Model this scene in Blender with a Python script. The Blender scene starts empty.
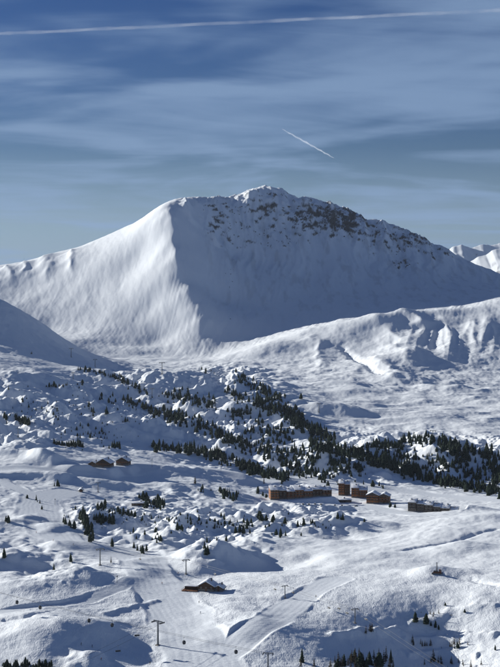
import bpy, bmesh, math, random
import numpy as np

# ------------------------------------------------------------------ camera, sky, sun, exposure
S = bpy.context.scene
COL = S.collection
F = 1427.0           # focal length in photo pixels (500 x 667)
HY = 270.0           # photo row of eye level
ZC = 290.0           # camera height
SUN_EL, SUN_AZ = 16.5, -58.0      # elevation, azimuth clockwise from +Y (the view direction)

cam = bpy.data.cameras.new('camera')
cam.sensor_fit = 'VERTICAL'
cam.sensor_height = 24.0
cam.lens = F / 667.0 * 24.0
cam.shift_y = -(333.5 - HY) / 667.0
cam.clip_start = 1.0
cam.clip_end = 300000.0
camo = bpy.data.objects.new('camera', cam)
COL.objects.link(camo)
camo.location = (0, 0, ZC)
camo.rotation_euler = (math.radians(90), 0, 0)
S.camera = camo

W = bpy.data.worlds.new('World')
S.world = W
W.use_nodes = True


def build_world():
    nt = W.node_tree
    N, L = nt.nodes, nt.links
    N.clear()
    out = N.new('ShaderNodeOutputWorld')
    bg = N.new('ShaderNodeBackground')
    bg.inputs['Strength'].default_value = 0.05
    sky = N.new('ShaderNodeTexSky')
    sky.sky_type = 'NISHITA'
    sky.sun_disc = False
    sky.sun_elevation = math.radians(SUN_EL)
    sky.sun_rotation = math.radians(SUN_AZ)
    sky.altitude = 2400
    sky.air_density = 1.0
    sky.dust_density = 0.0
    sky.ozone_density = 3.0
    # thin cirrus: noise on a level sheet high above, seen in perspective
    tc = N.new('ShaderNodeTexCoord')
    sep = N.new('ShaderNodeSeparateXYZ')
    L.new(tc.outputs['Generated'], sep.inputs[0])

    def math_(op, a, b=None, c=None):
        n = N.new('ShaderNodeMath')
        n.operation = op
        for i, v in enumerate((a, b, c)):
            if v is None:
                continue
            if isinstance(v, (int, float)):
                n.inputs[i].default_value = v
            else:
                L.new(v, n.inputs[i])
        return n.outputs[0]
    zz = math_('ADD', math_('MAXIMUM', sep.outputs[2], 0.0), 0.05)
    u = math_('DIVIDE', sep.outputs[0], zz)
    v = math_('DIVIDE', sep.outputs[1], zz)
    comb = N.new('ShaderNodeCombineXYZ')
    L.new(u, comb.inputs[0])
    L.new(v, comb.inputs[1])

    def noise(scale, sx, sy, rot, detail, dist, off):
        mp = N.new('ShaderNodeMapping')
        mp.inputs['Scale'].default_value = (sx, sy, 1)
        mp.inputs['Rotation'].default_value = (0, 0, math.radians(rot))
        mp.inputs['Location'].default_value = off
        L.new(comb.outputs[0], mp.inputs[0])
        n = N.new('ShaderNodeTexNoise')
        n.inputs['Scale'].default_value = scale
        n.inputs['Detail'].default_value = detail
        n.inputs['Roughness'].default_value = 0.55
        n.inputs['Distortion'].default_value = dist
        L.new(mp.outputs[0], n.inputs['Vector'])
        return n.outputs['Fac']
    a = noise(0.36, 1.25, 1.0, 12, 3.0, 1.6, (5.35, 2.6, 0))
    b = noise(0.9, 0.6, 1.0, -7, 7.0, 0.7, (8.2, 5.3, 0))
    s = math_('ADD', math_('MULTIPLY', a, 0.6), math_('MULTIPLY', b, 0.4))
    rmp = N.new('ShaderNodeMapRange')
    rmp.interpolation_type = 'SMOOTHSTEP'
    rmp.inputs['From Min'].default_value = 0.43
    rmp.inputs['From Max'].default_value = 0.63
    rmp.inputs['To Max'].default_value = 0.78
    L.new(s, rmp.inputs['Value'])
    veil = N.new('ShaderNodeMapRange')            # the sheet thickens towards the skyline
    veil.inputs['From Min'].default_value = 0.0
    veil.inputs['From Max'].default_value = 0.085
    veil.inputs['To Min'].default_value = 0.75
    veil.inputs['To Max'].default_value = 0.0
    L.new(sep.outputs[2], veil.inputs['Value'])
    cover = math_('MAXIMUM', math_('ADD', rmp.outputs[0], math_('MULTIPLY', veil.outputs[0], math_('SUBTRACT', 1.0, rmp.outputs[0]))), 0.0)
    mix = N.new('ShaderNodeMix')
    mix.data_type = 'RGBA'
    L.new(cover, mix.inputs['Factor'])
    hs = N.new('ShaderNodeHueSaturation')         # thin, very clear winter air
    hs.inputs['Saturation'].default_value = 1.28
    hs.inputs['Hue'].default_value = 0.522
    hs.inputs['Value'].default_value = 0.72
    L.new(sky.outputs[0], hs.inputs['Color'])
    L.new(hs.outputs[0], mix.inputs['A'])
    mix.inputs['B'].default_value = (3.6, 5.4, 8.4, 1)
    L.new(mix.outputs['Result'], bg.inputs[0])
    L.new(bg.outputs[0], out.inputs[0])


build_world()

sun = bpy.data.lights.new('sun', 'SUN')
sun.energy = 5.0
sun.angle = math.radians(0.5)
sun.color = (1.0, 0.97, 0.905)
suno = bpy.data.objects.new('sun', sun)
COL.objects.link(suno)
_az, _el = math.radians(SUN_AZ), math.radians(SUN_EL)
SUN = np.array([math.sin(_az) * math.cos(_el), math.cos(_az) * math.cos(_el), math.sin(_el)])
from mathutils import Vector, Matrix
suno.rotation_euler = Vector(SUN).to_track_quat('Z', 'Y').to_euler()
suno.location = (-3000, 1500, 3000)

S.view_settings.view_transform = 'Standard'
S.view_settings.look = 'None'
S.view_settings.gamma = 1.0
S.view_settings.use_curve_mapping = False
S.view_settings.exposure = 0.34
S.render.engine = 'CYCLES'

rng = np.random.default_rng(7)
random.seed(7)

# ------------------------------------------------------------------ noise
def _hash(ix, iy, seed):
    h = (ix.astype(np.int64) * 374761393 + iy.astype(np.int64) * 668265263 + seed * 1274126177) & 0xFFFFFFFF
    h = ((h ^ (h >> 13)) * 1274126177) & 0xFFFFFFFF
    return (h ^ (h >> 16)) & 0xFFFF


_ANG = np.arange(65536) * (2 * math.pi / 65536)
_GX, _GY = np.cos(_ANG).astype(np.float32), np.sin(_ANG).astype(np.float32)


def gnoise(x, y, seed=0):
    """2D gradient noise, about -1..1"""
    x0 = np.floor(x); y0 = np.floor(y)
    fx = (x - x0).astype(np.float32); fy = (y - y0).astype(np.float32)
    ix = x0.astype(np.int64); iy = y0.astype(np.int64)
    u = fx * fx * fx * (fx * (fx * 6 - 15) + 10)
    v = fy * fy * fy * (fy * (fy * 6 - 15) + 10)
    def g(dx, dy):
        h = _hash(ix + dx, iy + dy, seed)
        return _GX[h] * (fx - dx) + _GY[h] * (fy - dy)
    a = g(0, 0); b = g(1, 0); c = g(0, 1); d = g(1, 1)
    return ((a + (b - a) * u) * (1 - v) + (c + (d - c) * u) * v) * 1.5


def fbm(x, y, seed, octv=4, gain=0.5):
    s = 0; a = 1.0
    for i in range(octv):
        s = s + a * gnoise(x * 2 ** i, y * 2 ** i, seed + i * 17)
        a *= gain
    return s


def smooth(a, b, x):
    t = np.clip((x - a) / (b - a), 0, 1)
    return t * t * (3 - 2 * t)

# ------------------------------------------------------------------ terrain: control points (photo column, photo row, metres away)
def P(px, py, D):
    return ((px - 250.0) / F * D, D, -(py - HY) / F * D)


SKY = [(-110, 285, 4600), (-50, 275, 4560), (0, 267, 4520), (25, 262, 4500), (60, 252, 4460), (100, 238, 4390), (140, 220, 4290),
       (165, 207, 4200), (185, 200, 4300), (205, 197, 4400), (225, 197, 4480), (240, 191, 4550), (260, 187, 4600),
       (285, 192, 4650), (300, 197, 4680), (325, 203, 4700), (345, 211, 4720), (360, 219, 4740), (380, 222, 4750),
       (400, 228, 4760), (420, 239, 4770), (445, 250, 4780), (470, 262, 4780), (500, 275, 4780), (540, 290, 4780), (610, 300, 4780)]
SPUR = [(170, 225, 4130), (175, 245, 4060), (180, 268, 3960), (188, 290, 3870), (198, 315, 3780), (206, 338, 3690), (212, 352, 3610)]
CP = SKY + SPUR + [
    # lit left face
    (60, 300, 4070), (120, 300, 3960), (30, 290, 4190), (100, 270, 4140), (140, 260, 4105), (150, 310, 3880), (130, 350, 3660),
    (90, 340, 3720), (50, 330, 3900), (0, 310, 4050), (-60, 310, 4080), (170, 335, 3755), (160, 352, 3640),
    # shaded right face
    (230, 250, 4250), (220, 300, 3950), (240, 340, 3680), (260, 220, 4430), (300, 250, 4330), (300, 300, 3980), (300, 326, 3720),
    (350, 250, 4420), (350, 290, 4100), (350, 312, 3800), (400, 250, 4560), (400, 280, 4250), (400, 303, 3900),
    (450, 265, 4580), (450, 290, 4150), (450, 303, 3850), (500, 285, 4500), (500, 295, 3950),
    # lit bench and its front
    (230, 356, 3480), (270, 342, 3500), (310, 332, 3520), (340, 325, 3550), (400, 318, 3600), (450, 312, 3620), (500, 301, 3650),
    (240, 368, 3200), (300, 365, 3250), (350, 360, 3280), (400, 360, 3150), (400, 380, 2950), (450, 370, 3100), (500, 370, 3100),
    (450, 332, 3440), (450, 345, 3330), (500, 328, 3430), (500, 343, 3310), (350, 340, 3420), (410, 335, 3450),
    # valley floor behind the wooded ridges
    (250, 380, 2800), (300, 395, 2600), (350, 410, 2450), (400, 405, 2550), (450, 405, 2550), (500, 405, 2550),
    (400, 425, 2300), (500, 425, 2300), (330, 425, 2300),
    # wooded ridge on the right
    (430, 440, 2050), (380, 444, 2030), (500, 455, 2000), (360, 458, 1920), (430, 482, 1830), (500, 490, 1800), (430, 436, 2150), (470, 470, 1900),
    # wooded hillside in the middle
    (120, 372, 2630), (180, 372, 2570), (240, 378, 2600), (280, 398, 2450), (330, 437, 2200), (150, 410, 2350), (200, 420, 2250),
    (250, 425, 2200), (300, 445, 2050), (150, 450, 2000), (200, 455, 1980), (250, 472, 1900), (330, 482, 1800),
    # shaded spur on the left
    (-60, 294, 2950), (-100, 300, 2900), (0, 299, 3050), (45, 325, 3150), (75, 346, 3250), (100, 368, 3100), (0, 346, 2720), (50, 361, 2760),
    (90, 372, 2800), (0, 358, 2500), (20, 332, 3500), (70, 354, 3520), (-60, 315, 3500), (60, 370, 2550), (110, 377, 2600),
    # knolls on the left
    (0, 385, 2250), (60, 385, 2400), (100, 390, 2450), (0, 410, 2080), (50, 415, 2080), (100, 420, 2120), (0, 435, 1900),
    (50, 445, 1850), (100, 445, 1900), (0, 460, 1700), (50, 465, 1700), (100, 466, 1750), (150, 462, 1850), (0, 490, 1500),
    (50, 490, 1530), (100, 490, 1560), (150, 480, 1700), (200, 480, 1730), (200, 500, 1560), (150, 500, 1530), (0, 520, 1350),
    (50, 520, 1360), (100, 525, 1350), (150, 525, 1360), (200, 520, 1400), (250, 515, 1450), (250, 495, 1680), (300, 497, 1700),
    (350, 497, 1700), (400, 502, 1650), (450, 502, 1660), (500, 497, 1690), (300, 515, 1480), (350, 515, 1500),
    # big sunlit knoll on the right
    (500, 515, 1400), (460, 520, 1350), (420, 535, 1280), (370, 545, 1250), (320, 555, 1200), (460, 513, 1530),
    (460, 560, 1120), (400, 575, 1075), (500, 560, 1120), (500, 590, 1005), (440, 592, 1018), (440, 620, 978), (500, 620, 945),
    (500, 667, 890), (440, 645, 955), (440, 667, 938), (380, 620, 968), (380, 640, 936), (380, 667, 905), (410, 600, 1005), (320, 600, 1010), (320, 640, 910), (320, 667, 860),
    # foreground pistes
    (250, 545, 1250), (250, 575, 1090), (250, 600, 1010), (250, 640, 905), (250, 667, 850), (180, 560, 1180), (180, 590, 1050),
    (180, 620, 965), (180, 667, 860), (110, 545, 1240), (110, 580, 1080), (110, 610, 985), (130, 640, 910), (110, 667, 850),
    (50, 560, 1150), (0, 560, 1150), (50, 590, 1035), (0, 590, 1030), (40, 625, 930), (0, 640, 900), (40, 667, 845), (0, 667, 845),
    (0, 760, 715), (130, 760, 715), (250, 760, 720), (380, 760, 740), (500, 760, 750), (250, 1000, 480), (0, 1000, 480), (500, 1000, 480),
    (250, 1400, 300), (0, 1400, 300), (500, 1400, 300),
]
pts = []
for (px, py, D) in CP:
    pts.append(P(px, py, D))
    if px == 0:
        q = P(-100, py, D); pts.append(q)
    if px == 500:
        q = P(600, py, D); pts.append(q)
for (px, py, D) in SKY:                       # the far side of the mountain falls away
    x, y, z = P(px, py, D)
    pts.append((x * 1.13, D + 600, z - 330))
pts = np.array(pts)
_seen = {}
for p in pts:
    _seen[(round(p[0]), round(p[1]))] = p
pts = np.array(list(_seen.values()))


def rbf_fit(p, c=45.0):
    n = len(p)
    xy = p[:, :2] / 1000.0
    r = np.sqrt(((xy[:, None] - xy[None]) ** 2).sum(-1) + (c / 1000) ** 2)
    A = np.zeros((n + 3, n + 3))
    A[:n, :n] = -r
    A[:n, :n] += np.eye(n) * 0.004
    A[:n, n] = 1; A[:n, n + 1:] = xy
    A[n, :n] = 1; A[n + 1:, :n] = xy.T
    b = np.zeros(n + 3); b[:n] = p[:, 2]
    return xy, np.linalg.solve(A, b), c / 1000


def rbf_eval(model, X, Y):
    xy, w, c = model
    n = len(xy)
    xs = (X / 1000).astype(np.float32); ys = (Y / 1000).astype(np.float32)
    out = (w[n] + w[n + 1] * xs + w[n + 2] * ys).astype(np.float64)
    for i in range(n):
        dx = xs - np.float32(xy[i, 0]); dy = ys - np.float32(xy[i, 1])
        out -= w[i] * np.sqrt(dx * dx + dy * dy + np.float32(c * c))
    return out


def rows():
    def seg(a, b, s):
        return list(np.arange(a, b, s))
    return np.array(seg(300, 600, 30) + seg(600, 1000, 1.3) + seg(1000, 1900, 2.2) + seg(1900, 2700, 3.2) + seg(2700, 3400, 4.2)
                    + seg(3400, 4860, 4.6) + seg(4860, 6200, 45))


RD = rows()
UD = np.linspace(-0.235, 0.235, 760)           # x / distance of the dense columns (the frame is +-0.175)
NC, NR = len(UD), len(RD)
Dg = np.repeat(RD[:, None], NC, 1)
Xg = Dg * UD[None, :]
PXg = 250 + F * UD[None, :] + 0 * Dg           # photo column of a vertex

# base surface: fitted on a coarse grid, refined by cubic interpolation
rc = np.unique(np.concatenate([np.arange(300, 1000, 12), np.arange(1000, 2700, 14), np.arange(2700, 4900, 10), np.arange(4900, 6300, 100)]).astype(float))
uc = np.linspace(-0.235, 0.235, 190)
Dc = np.repeat(rc[:, None], len(uc), 1)
model = rbf_fit(pts)
Zc = rbf_eval(model, Dc * uc[None, :], Dc)


def upsample(Z, r0, u0, r1, u1):
    def cub(Zin, x0, x1):           # Catmull-Rom along axis 0
        i = np.clip(np.searchsorted(x0, x1, side='right') - 1, 0, len(x0) - 2)
        t = ((x1 - x0[i]) / (x0[i + 1] - x0[i]))[:, None]
        h = (x0[i + 1] - x0[i])[:, None]
        m = np.gradient(Zin, x0, axis=0)
        p0, p1, m0, m1 = Zin[i], Zin[i + 1], m[i] * h, m[i + 1] * h
        return (2 * t**3 - 3 * t**2 + 1) * p0 + (t**3 - 2 * t**2 + t) * m0 + (-2 * t**3 + 3 * t**2) * p1 + (t**3 - t**2) * m1
    a = cub(Z, r0, r1)
    return cub(a.T.copy(), u0, u1).T.copy()


Z = upsample(Zc, rc, uc, RD, UD)


def hit(px, py, Zs=None):
    """the first point of the terrain seen along the photo pixel"""
    Zs = Z if Zs is None else Zs
    u = (px - 250) / F
    c = np.clip((u - UD[0]) / (UD[1] - UD[0]), 0, NC - 1.001)
    i = int(c); t = c - i
    col = Zs[:, i] * (1 - t) + Zs[:, i + 1] * t
    pys = HY - F * col / RD
    k = np.argmax(pys <= py)
    if k == 0:
        k = int(np.argmin(np.abs(pys[:1400] - py)))
        k = max(k, 1)
        return np.array([RD[k] * u, RD[k], col[k]])
    s = (pys[k - 1] - py) / (pys[k - 1] - pys[k] + 1e-9)
    s = min(max(s, 0), 1)
    D = RD[k - 1] + s * (RD[k] - RD[k - 1])
    return np.array([D * u, D, col[k - 1] + s * (col[k] - col[k - 1])])


def zat(x, D, Zs=None):
    Zs = Z if Zs is None else Zs
    u = x / D
    c = np.clip((u - UD[0]) / (UD[1] - UD[0]), 0, NC - 1.001)
    i = int(c); t = c - i
    k = int(np.clip(np.searchsorted(RD, D) - 1, 0, NR - 2))
    s = (D - RD[k]) / (RD[k + 1] - RD[k])
    a = Zs[k, i] * (1 - t) + Zs[k, i + 1] * t
    b = Zs[k + 1, i] * (1 - t) + Zs[k + 1, i + 1] * t
    return a * (1 - s) + b * s


def window(x0, x1, y0, y1):
    k0, k1 = np.searchsorted(RD, y0), np.searchsorted(RD, y1)
    us = [x0 / max(y0, 300), x0 / max(y1, 300), x1 / max(y0, 300), x1 / max(y1, 300)]
    i0, i1 = np.searchsorted(UD, min(us)), np.searchsorted(UD, max(us))
    return slice(k0, k1), slice(i0, i1)


def poly_dist(pl, X, Y):
    """signed distance to a polyline (left of its direction positive) and the share of its length, at each point"""
    best = np.full(X.shape, 1e9); sgn = np.zeros(X.shape); par = np.zeros(X.shape)
    seg = np.diff(pl[:, :2], axis=0)
    ln = np.sqrt((seg ** 2).sum(1)); tot = ln.sum(); acc = 0
    for i in range(len(seg)):
        ax, ay = pl[i, 0], pl[i, 1]
        t = np.clip(((X - ax) * seg[i, 0] + (Y - ay) * seg[i, 1]) / (ln[i] ** 2 + 1e-9), 0, 1)
        dx = X - ax - t * seg[i, 0]; dy = Y - ay - t * seg[i, 1]
        d = np.sqrt(dx * dx + dy * dy)
        m = d < best
        best[m] = d[m]
        sgn[m] = np.sign(seg[i, 0] * dy - seg[i, 1] * dx)[m]
        par[m] = ((acc + t * ln[i]) / tot)[m]
        acc += ln[i]
    return best, sgn, par


def pix_line(pl):
    out = []
    for a in pl:
        out.append(hit(a[0], a[1]))
    return np.array(out)


def ridge(pl, w, h, sharp=True, wr=None, taper=(0.15, 0.25)):
    """add a crest (h > 0) or groove (h < 0) along pixels pl; wr is the width on the right of the stroke if different"""
    q = pix_line(pl)
    wr = wr or w
    R = 4 * max(w, wr)
    sl = window(q[:, 0].min() - R, q[:, 0].max() + R, q[:, 1].min() - R, q[:, 1].max() + R)
    d, s, t = poly_dist(q, Xg[sl] + 0.45 * w * gnoise(Xg[sl] / (1.6 * w) + 7, Dg[sl] / (1.6 * w), 15), Dg[sl] + 0.45 * w * gnoise(Xg[sl] / (1.6 * w), Dg[sl] / (1.6 * w), 16))
    d = d * (1 + 0.25 * gnoise(Xg[sl] / (2.2 * w), Dg[sl] / (2.2 * w), 17))
    ww = np.where(s > 0, w, wr)
    prof = np.exp(-(np.sqrt(d * d + (0.22 * ww) ** 2) - 0.22 * ww) / ww) if sharp else np.exp(-(d / ww) ** 2)
    tp = np.minimum(1, np.minimum(t / taper[0] if taper[0] else 1, (1 - t) / taper[1] if taper[1] else 1))
    tp = tp * tp * (3 - 2 * tp)
    if not sharp:
        tp = 0.25 + 0.75 * tp
    Z[sl] += h * prof * tp


def mound(px, py, rx, ry, h, power=2.0, lean=0.0):
    """a rounded rise (or hollow) rx, ry metres in radius"""
    c = hit(px, py)
    R = 2.6 * max(rx, ry)
    sl = window(c[0] - R, c[0] + R, c[1] - R, c[1] + R)
    dx = (Xg[sl] - c[0]); dy = Dg[sl] - c[1]
    wob = 1 + 0.28 * gnoise(Xg[sl] / (0.8 * rx) + px, Dg[sl] / (0.8 * rx) + py, 5)
    rxx = np.where(dx > 0, rx * (1 - lean), rx * (1 + lean))
    r = np.sqrt((dx / rxx) ** 2 + (dy / ry) ** 2) * wob
    Z[sl] += h * np.exp(-r ** power)


# ------------------------------------------------------------------ terrain: crests, hollows and knolls
PYg = HY - F * Z / Dg                          # photo row of each base vertex

# mountain: crisp spur crest and the ribs on the faces
ridge([(165, 208), (170, 225), (174, 245), (180, 268), (184, 285)], 34, 17, wr=38, taper=(0.25, 0.4))
ridge([(184, 282), (192, 300), (199, 318), (206, 340)], 34, 7, taper=(0.3, 0.3))
ridge([(196, 300), (203, 315), (205, 335)], 22, 4, taper=(0.3, 0.4))
for a in [[(6, 267), (9, 280), (12, 290)], [(44, 258), (45, 270), (50, 284)], [(70, 251), (71, 262), (77, 278)],
          [(26, 263), (24, 270), (27, 282)]]:
    ridge(a, 26, 11, taper=(0.1, 0.6), wr=17)
for a in [[(186, 202), (187, 212), (192, 224)], [(212, 235), (214, 240), (219, 248)]]:
    ridge(a, 14, 22, taper=(0.2, 0.4), wr=12)
for a in [[(267, 194), (271, 200), (276, 206)], [(302, 198), (304, 203), (310, 207)], [(326, 203), (330, 207), (333, 211)], [(283, 208), (292, 217)],
          [(252, 190), (254, 200)], [(380, 222), (382, 226)]]:
    ridge([(p[0], p[1] + 3) for p in a], 15, 13, taper=(0.3, 0.4), wr=9)
# benches and gullies right of the mountain foot
ridge([(356, 318), (372, 326), (388, 334), (398, 350), (412, 368)], 60, 17, wr=34, taper=(0.3, 0.2))
ridge([(366, 352), (380, 362), (392, 374), (406, 386)], 40, 12, wr=22, taper=(0.4, 0.15))
ridge([(306, 334), (316, 345), (318, 360), (322, 372)], 30, 8, wr=16, taper=(0.2, 0.3))
ridge([(395, 318), (410, 324), (425, 333)], 40, 16, wr=24)
mound(372, 322, 120, 60, 18)
mound(432, 316, 90, 50, 14)
mound(262, 352, 90, 60, 16)
mound(340, 385, 60, 60, 6)
for (a, b, c, d, h) in [(315, 405, 55, 60, 10), (350, 392, 70, 60, 7), (430, 398, 60, 50, 6), (455, 390, 50, 40, 7), (480, 400, 60, 40, 7),
                        (345, 413, 40, 40, 12), (400, 415, 60, 30, 6), (440, 418, 60, 40, 8)]:
    mound(a, b, c, d, h)
# middle ground
for (a, b, c, d, h) in [(150, 362, 70, 70, 9), (190, 364, 60, 50, 7), (130, 352, 60, 50, 8), (170, 377, 50, 50, 8), (232, 365, 50, 40, 8),
                        (60, 384, 70, 40, 12), (20, 380, 60, 40, 12), (100, 378, 60, 50, 10), (30, 400, 40, 30, 9), (55, 410, 50, 40, 8),
                        (20, 455, 40, 25, 7), (30, 442, 36, 24, 9), (10, 470, 60, 25, 6), (45, 466, 40, 25, 6),
                        (265, 492, 16, 12, 5), (60, 480, 50, 16, 5), (90, 484, 30, 14, 4),
                        (175, 490, 40, 18, 7), (125, 487, 34, 18, 5), (235, 497, 34, 18, 6),
                        (200, 462, 80, 30, 7), (400, 470, 40, 20, 12), (440, 460, 40, 20, 12), (470, 458, 40, 24, 12), (380, 452, 40, 22, 8)]:
    mound(a, b, c, d, h)
# front
for (a, b, c, d, h) in [(300, 528, 26, 20, 8), (335, 525, 22, 18, 8), (360, 527, 30, 20, 7), (218, 560, 36, 30, 15), (252, 545, 26, 24, 5),
                        (480, 522, 45, 26, 7), (440, 535, 50, 30, 4), (465, 512, 26, 12, 6), (400, 550, 46, 36, 4), (468, 548, 30, 24, 6),
                        (436, 572, 22, 18, 6), (390, 600, 40, 40, 5), (340, 560, 46, 30, 4),
                        (20, 640, 48, 44, 5), (70, 634, 34, 36, 8), (95, 622, 18, 24, 3), (70, 585, 36, 26, 8), (30, 592, 40, 24, 5),
                        (90, 660, 10, 16, 6), (95, 575, 26, 20, 6), (22, 560, 26, 20, 6), (55, 548, 22, 18, 5), (125, 568, 22, 18, 5),
                        (8, 525, 26, 20, 6), (30, 520, 14, 18, 5), (55, 530, 18, 16, 6), (90, 548, 26, 18, 5), (140, 574, 18, 20, 4),
                        (480, 612, 24, 30, 6), (250, 630, 24, 30, 5), (232, 612, 20, 26, 5)]:
    mound(a, b, c, d, h)
for (a, b, c, d, h) in [(40, 560, 24, 22, -8), (282, 558, 40, 36, -9), (255, 566, 26, 24, -6), (205, 572, 22, 18, -3), (226, 540, 24, 18, -5), (110, 640, 24, 30, -4),
                        (340, 536, 20, 14, -5), (470, 640, 60, 40, -4)]:
    mound(a, b, c, d, h)

# cut banks that drop towards the viewer along the road bench and the upper pistes
ridge([(62, 472), (100, 473), (150, 473), (205, 476), (262, 483)], 55, 9, wr=11, taper=(0.1, 0.1))
ridge([(0, 457), (35, 457), (64, 463)], 45, 7, wr=9, taper=(0.0, 0.2))
ridge([(0, 477), (40, 478), (70, 482)], 40, 5, wr=8, taper=(0.0, 0.2))
ridge([(262, 507), (310, 510), (350, 511)], 40, 4, wr=8, taper=(0.1, 0.1))
PY2 = HY - F * Z / Dg


def blobs(lst):
    m = np.zeros(Z.shape, np.float32)
    for (cx, cy, rx, ry, a) in lst:
        r2 = ((PXg - cx) / rx) ** 2 + ((PY2 - cy) / ry) ** 2
        m = np.maximum(m, a * np.exp(-(r2 ** 1.5)))
    return m


front = Dg < 3300
KN = blobs([(30, 412, 80, 34, 1.0), (110, 410, 70, 36, 1.0), (190, 412, 60, 34, 0.9), (250, 432, 70, 40, 1.0), (310, 460, 70, 24, 1.0),
            (420, 458, 110, 22, 1.25), (340, 455, 50, 25, 1.0), (130, 385, 60, 16, 0.8), (225, 385, 50, 18, 0.9),
            (110, 522, 60, 20, 1.0), (200, 525, 75, 22, 1.1), (270, 520, 60, 15, 1.0), (170, 500, 60, 14, 0.5), (220, 545, 50, 18, 0.5),
            (30, 555, 60, 26, 0.5), (140, 545, 40, 14, 0.6), (320, 520, 40, 12, 0.8), (30, 505, 40, 22, 0.4)]) * front
# pistes and roads, as photo polylines with a half width in metres
PISTE = [([(215, 690), (192, 640), (172, 608), (158, 585), (150, 568), (140, 556), (112, 549), (80, 541), (52, 528), (38, 512), (40, 498), (70, 492)], 21),
         ([(150, 690), (235, 648), (272, 620), (300, 600), (335, 580)], 13),
         ([(0, 471), (60, 468), (120, 467), (180, 466), (240, 473), (300, 478), (330, 484), (400, 490), (500, 500)], 17),
         ([(40, 498), (15, 488), (0, 480)], 10),
         ([(150, 568), (118, 588), (90, 600), (60, 606), (0, 612)], 7),
         ([(250, 505), (310, 505), (370, 507), (430, 515)], 16)]
SM = np.zeros(Z.shape, np.float32)
ACR = np.zeros(Z.shape, np.float32)
EDGE = np.zeros(Z.shape, np.float32)
PL = []
for pl, hw in PISTE:
    q = pix_line(pl)
    PL.append(q)
    R = hw * 3
    sl = window(q[:, 0].min() - R, q[:, 0].max() + R, max(q[:, 1].min() - R, 310), q[:, 1].max() + R)
    d, s, t = poly_dist(q, Xg[sl], Dg[sl])
    d = d + 0.18 * hw * gnoise(Xg[sl] / 40, Dg[sl] / 40, 88)
    m = 1 - smooth(0.86 * hw, 1.1 * hw, d)
    EDGE[sl] = np.maximum(EDGE[sl], np.exp(-((d - 1.08 * hw) / 1.8) ** 2))
    ACR[sl] = np.where(m > SM[sl], d * s, ACR[sl])
    SM[sl] = np.maximum(SM[sl], m)
    KN[sl] *= 1 - (1 - smooth(0.9 * hw, 1.9 * hw, d))


def billow(x, y, s, seed):
    wx = x + 0.35 * s * gnoise(x / s / 1.3, y / s / 1.3, seed + 91)
    wy = y + 0.35 * s * gnoise(x / s / 1.3, y / s / 1.3, seed + 92)
    n = gnoise(wx / s, wy / s, seed)
    return np.sqrt(n * n + 0.004)


# knolly ground: rounded heads with tight gullies between
b1 = billow(Xg, Dg, 58.0, 11)
b2 = billow(Xg, Dg, 27.0, 12)
b3 = billow(Xg, Dg, 11.0, 13)
b0 = billow(Xg, Dg, 110.0, 14)
near = smooth(1750, 1500, Dg)                   # smaller heads in front of the village
far_k = 19.0 * (b0 - 0.3) + 18.0 * (b1 - 0.3) * (0.5 + b0) + 4.5 * (b2 - 0.3) * (0.2 + b1 * 1.6) + 1.6 * (b3 - 0.3)
b4 = billow(Xg, Dg, 34.0, 21)
b5 = billow(Xg, Dg, 16.0, 22)
def ridged(s_, seed):
    wx_ = Xg + 0.3 * s_ * gnoise(Xg / s_ / 1.2, Dg / s_ / 1.2, seed + 51)
    return 0.55 - 2 * np.abs(gnoise(wx_ / s_, Dg / s_, seed))


near_k = 8.0 * (b0 - 0.3) + 8.0 * (b4 - 0.3) * (0.6 + b0) + 3.6 * (b5 - 0.3) * (0.3 + b4 * 1.5) + 0.8 * (b3 - 0.3)
crk = 1.8 * ridged(26.0, 121) + 1.5 * ridged(13.0, 122) + 0.5 * ridged(6.5, 123)
Z += 1.5 * KN * (far_k * (1 - near) * 1.05 + near_k * near + crk * (1.25 - 0.25 * near) * (0.35 + 1.3 * np.clip(gnoise(Xg / 150, Dg / 190, 128) + 0.35, 0, 1)))
# broad waves and wind-drift everywhere outside the pistes
rough = (1 - SM)
Z += rough * front * (2.2 * fbm(Xg / 95, Dg / 95, 31, 3) + 0.5 * fbm(Xg / 21, Dg / 21, 36, 2)) * smooth(560, 900, Dg)
Z += rough * front * (0.16 * fbm(Xg / 6.0, Dg / 6.0, 41, 2) + (0.75 * np.clip(gnoise(Xg / 140, Dg / 170, 43) + 0.2, 0, 1) * ridged(17.0, 125) + 0.2 * ridged(8.0, 126)) * (0.35 + 0.65 * smooth(1150, 1500, Dg)))
# pushed-up snow along the piste edges
Z += 0.4 * EDGE * (1 - SM) * (0.6 + 0.8 * gnoise(Xg / 25, Dg / 25, 48)) * front
# groomer passes on the pistes
Z += SM * 0.065 * np.abs(np.sin(ACR * math.pi / 4.6)) * front
# mountain: ribs down the fall line, drift and crags
MT = smooth(3350, 3700, Dg)
wx = Xg + 25 * gnoise(Xg / 120, Dg / 120, 61)
rib = np.abs(gnoise(wx / 75, Dg / 330, 62)) + 0.5 * np.abs(gnoise(wx / 33, Dg / 170, 63))
LF = 1 - 0.65 * smooth(190, 160, PXg)             # the lit left face is smoother
Z += MT * (3.4 * LF * (0.35 - rib) + 3.5 * fbm(Xg / 190, Dg / 260, 68, 3))
Z += MT * (0.55 * fbm(Xg / 16 + Dg / 60, Dg / 44, 65, 3))
Z += MT * (0.5 - 0.3 * smooth(190, 160, PXg)) * (0.4 - 2 * np.abs(gnoise(Xg / 11 - Dg / 60, Dg / 95, 66)))
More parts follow.
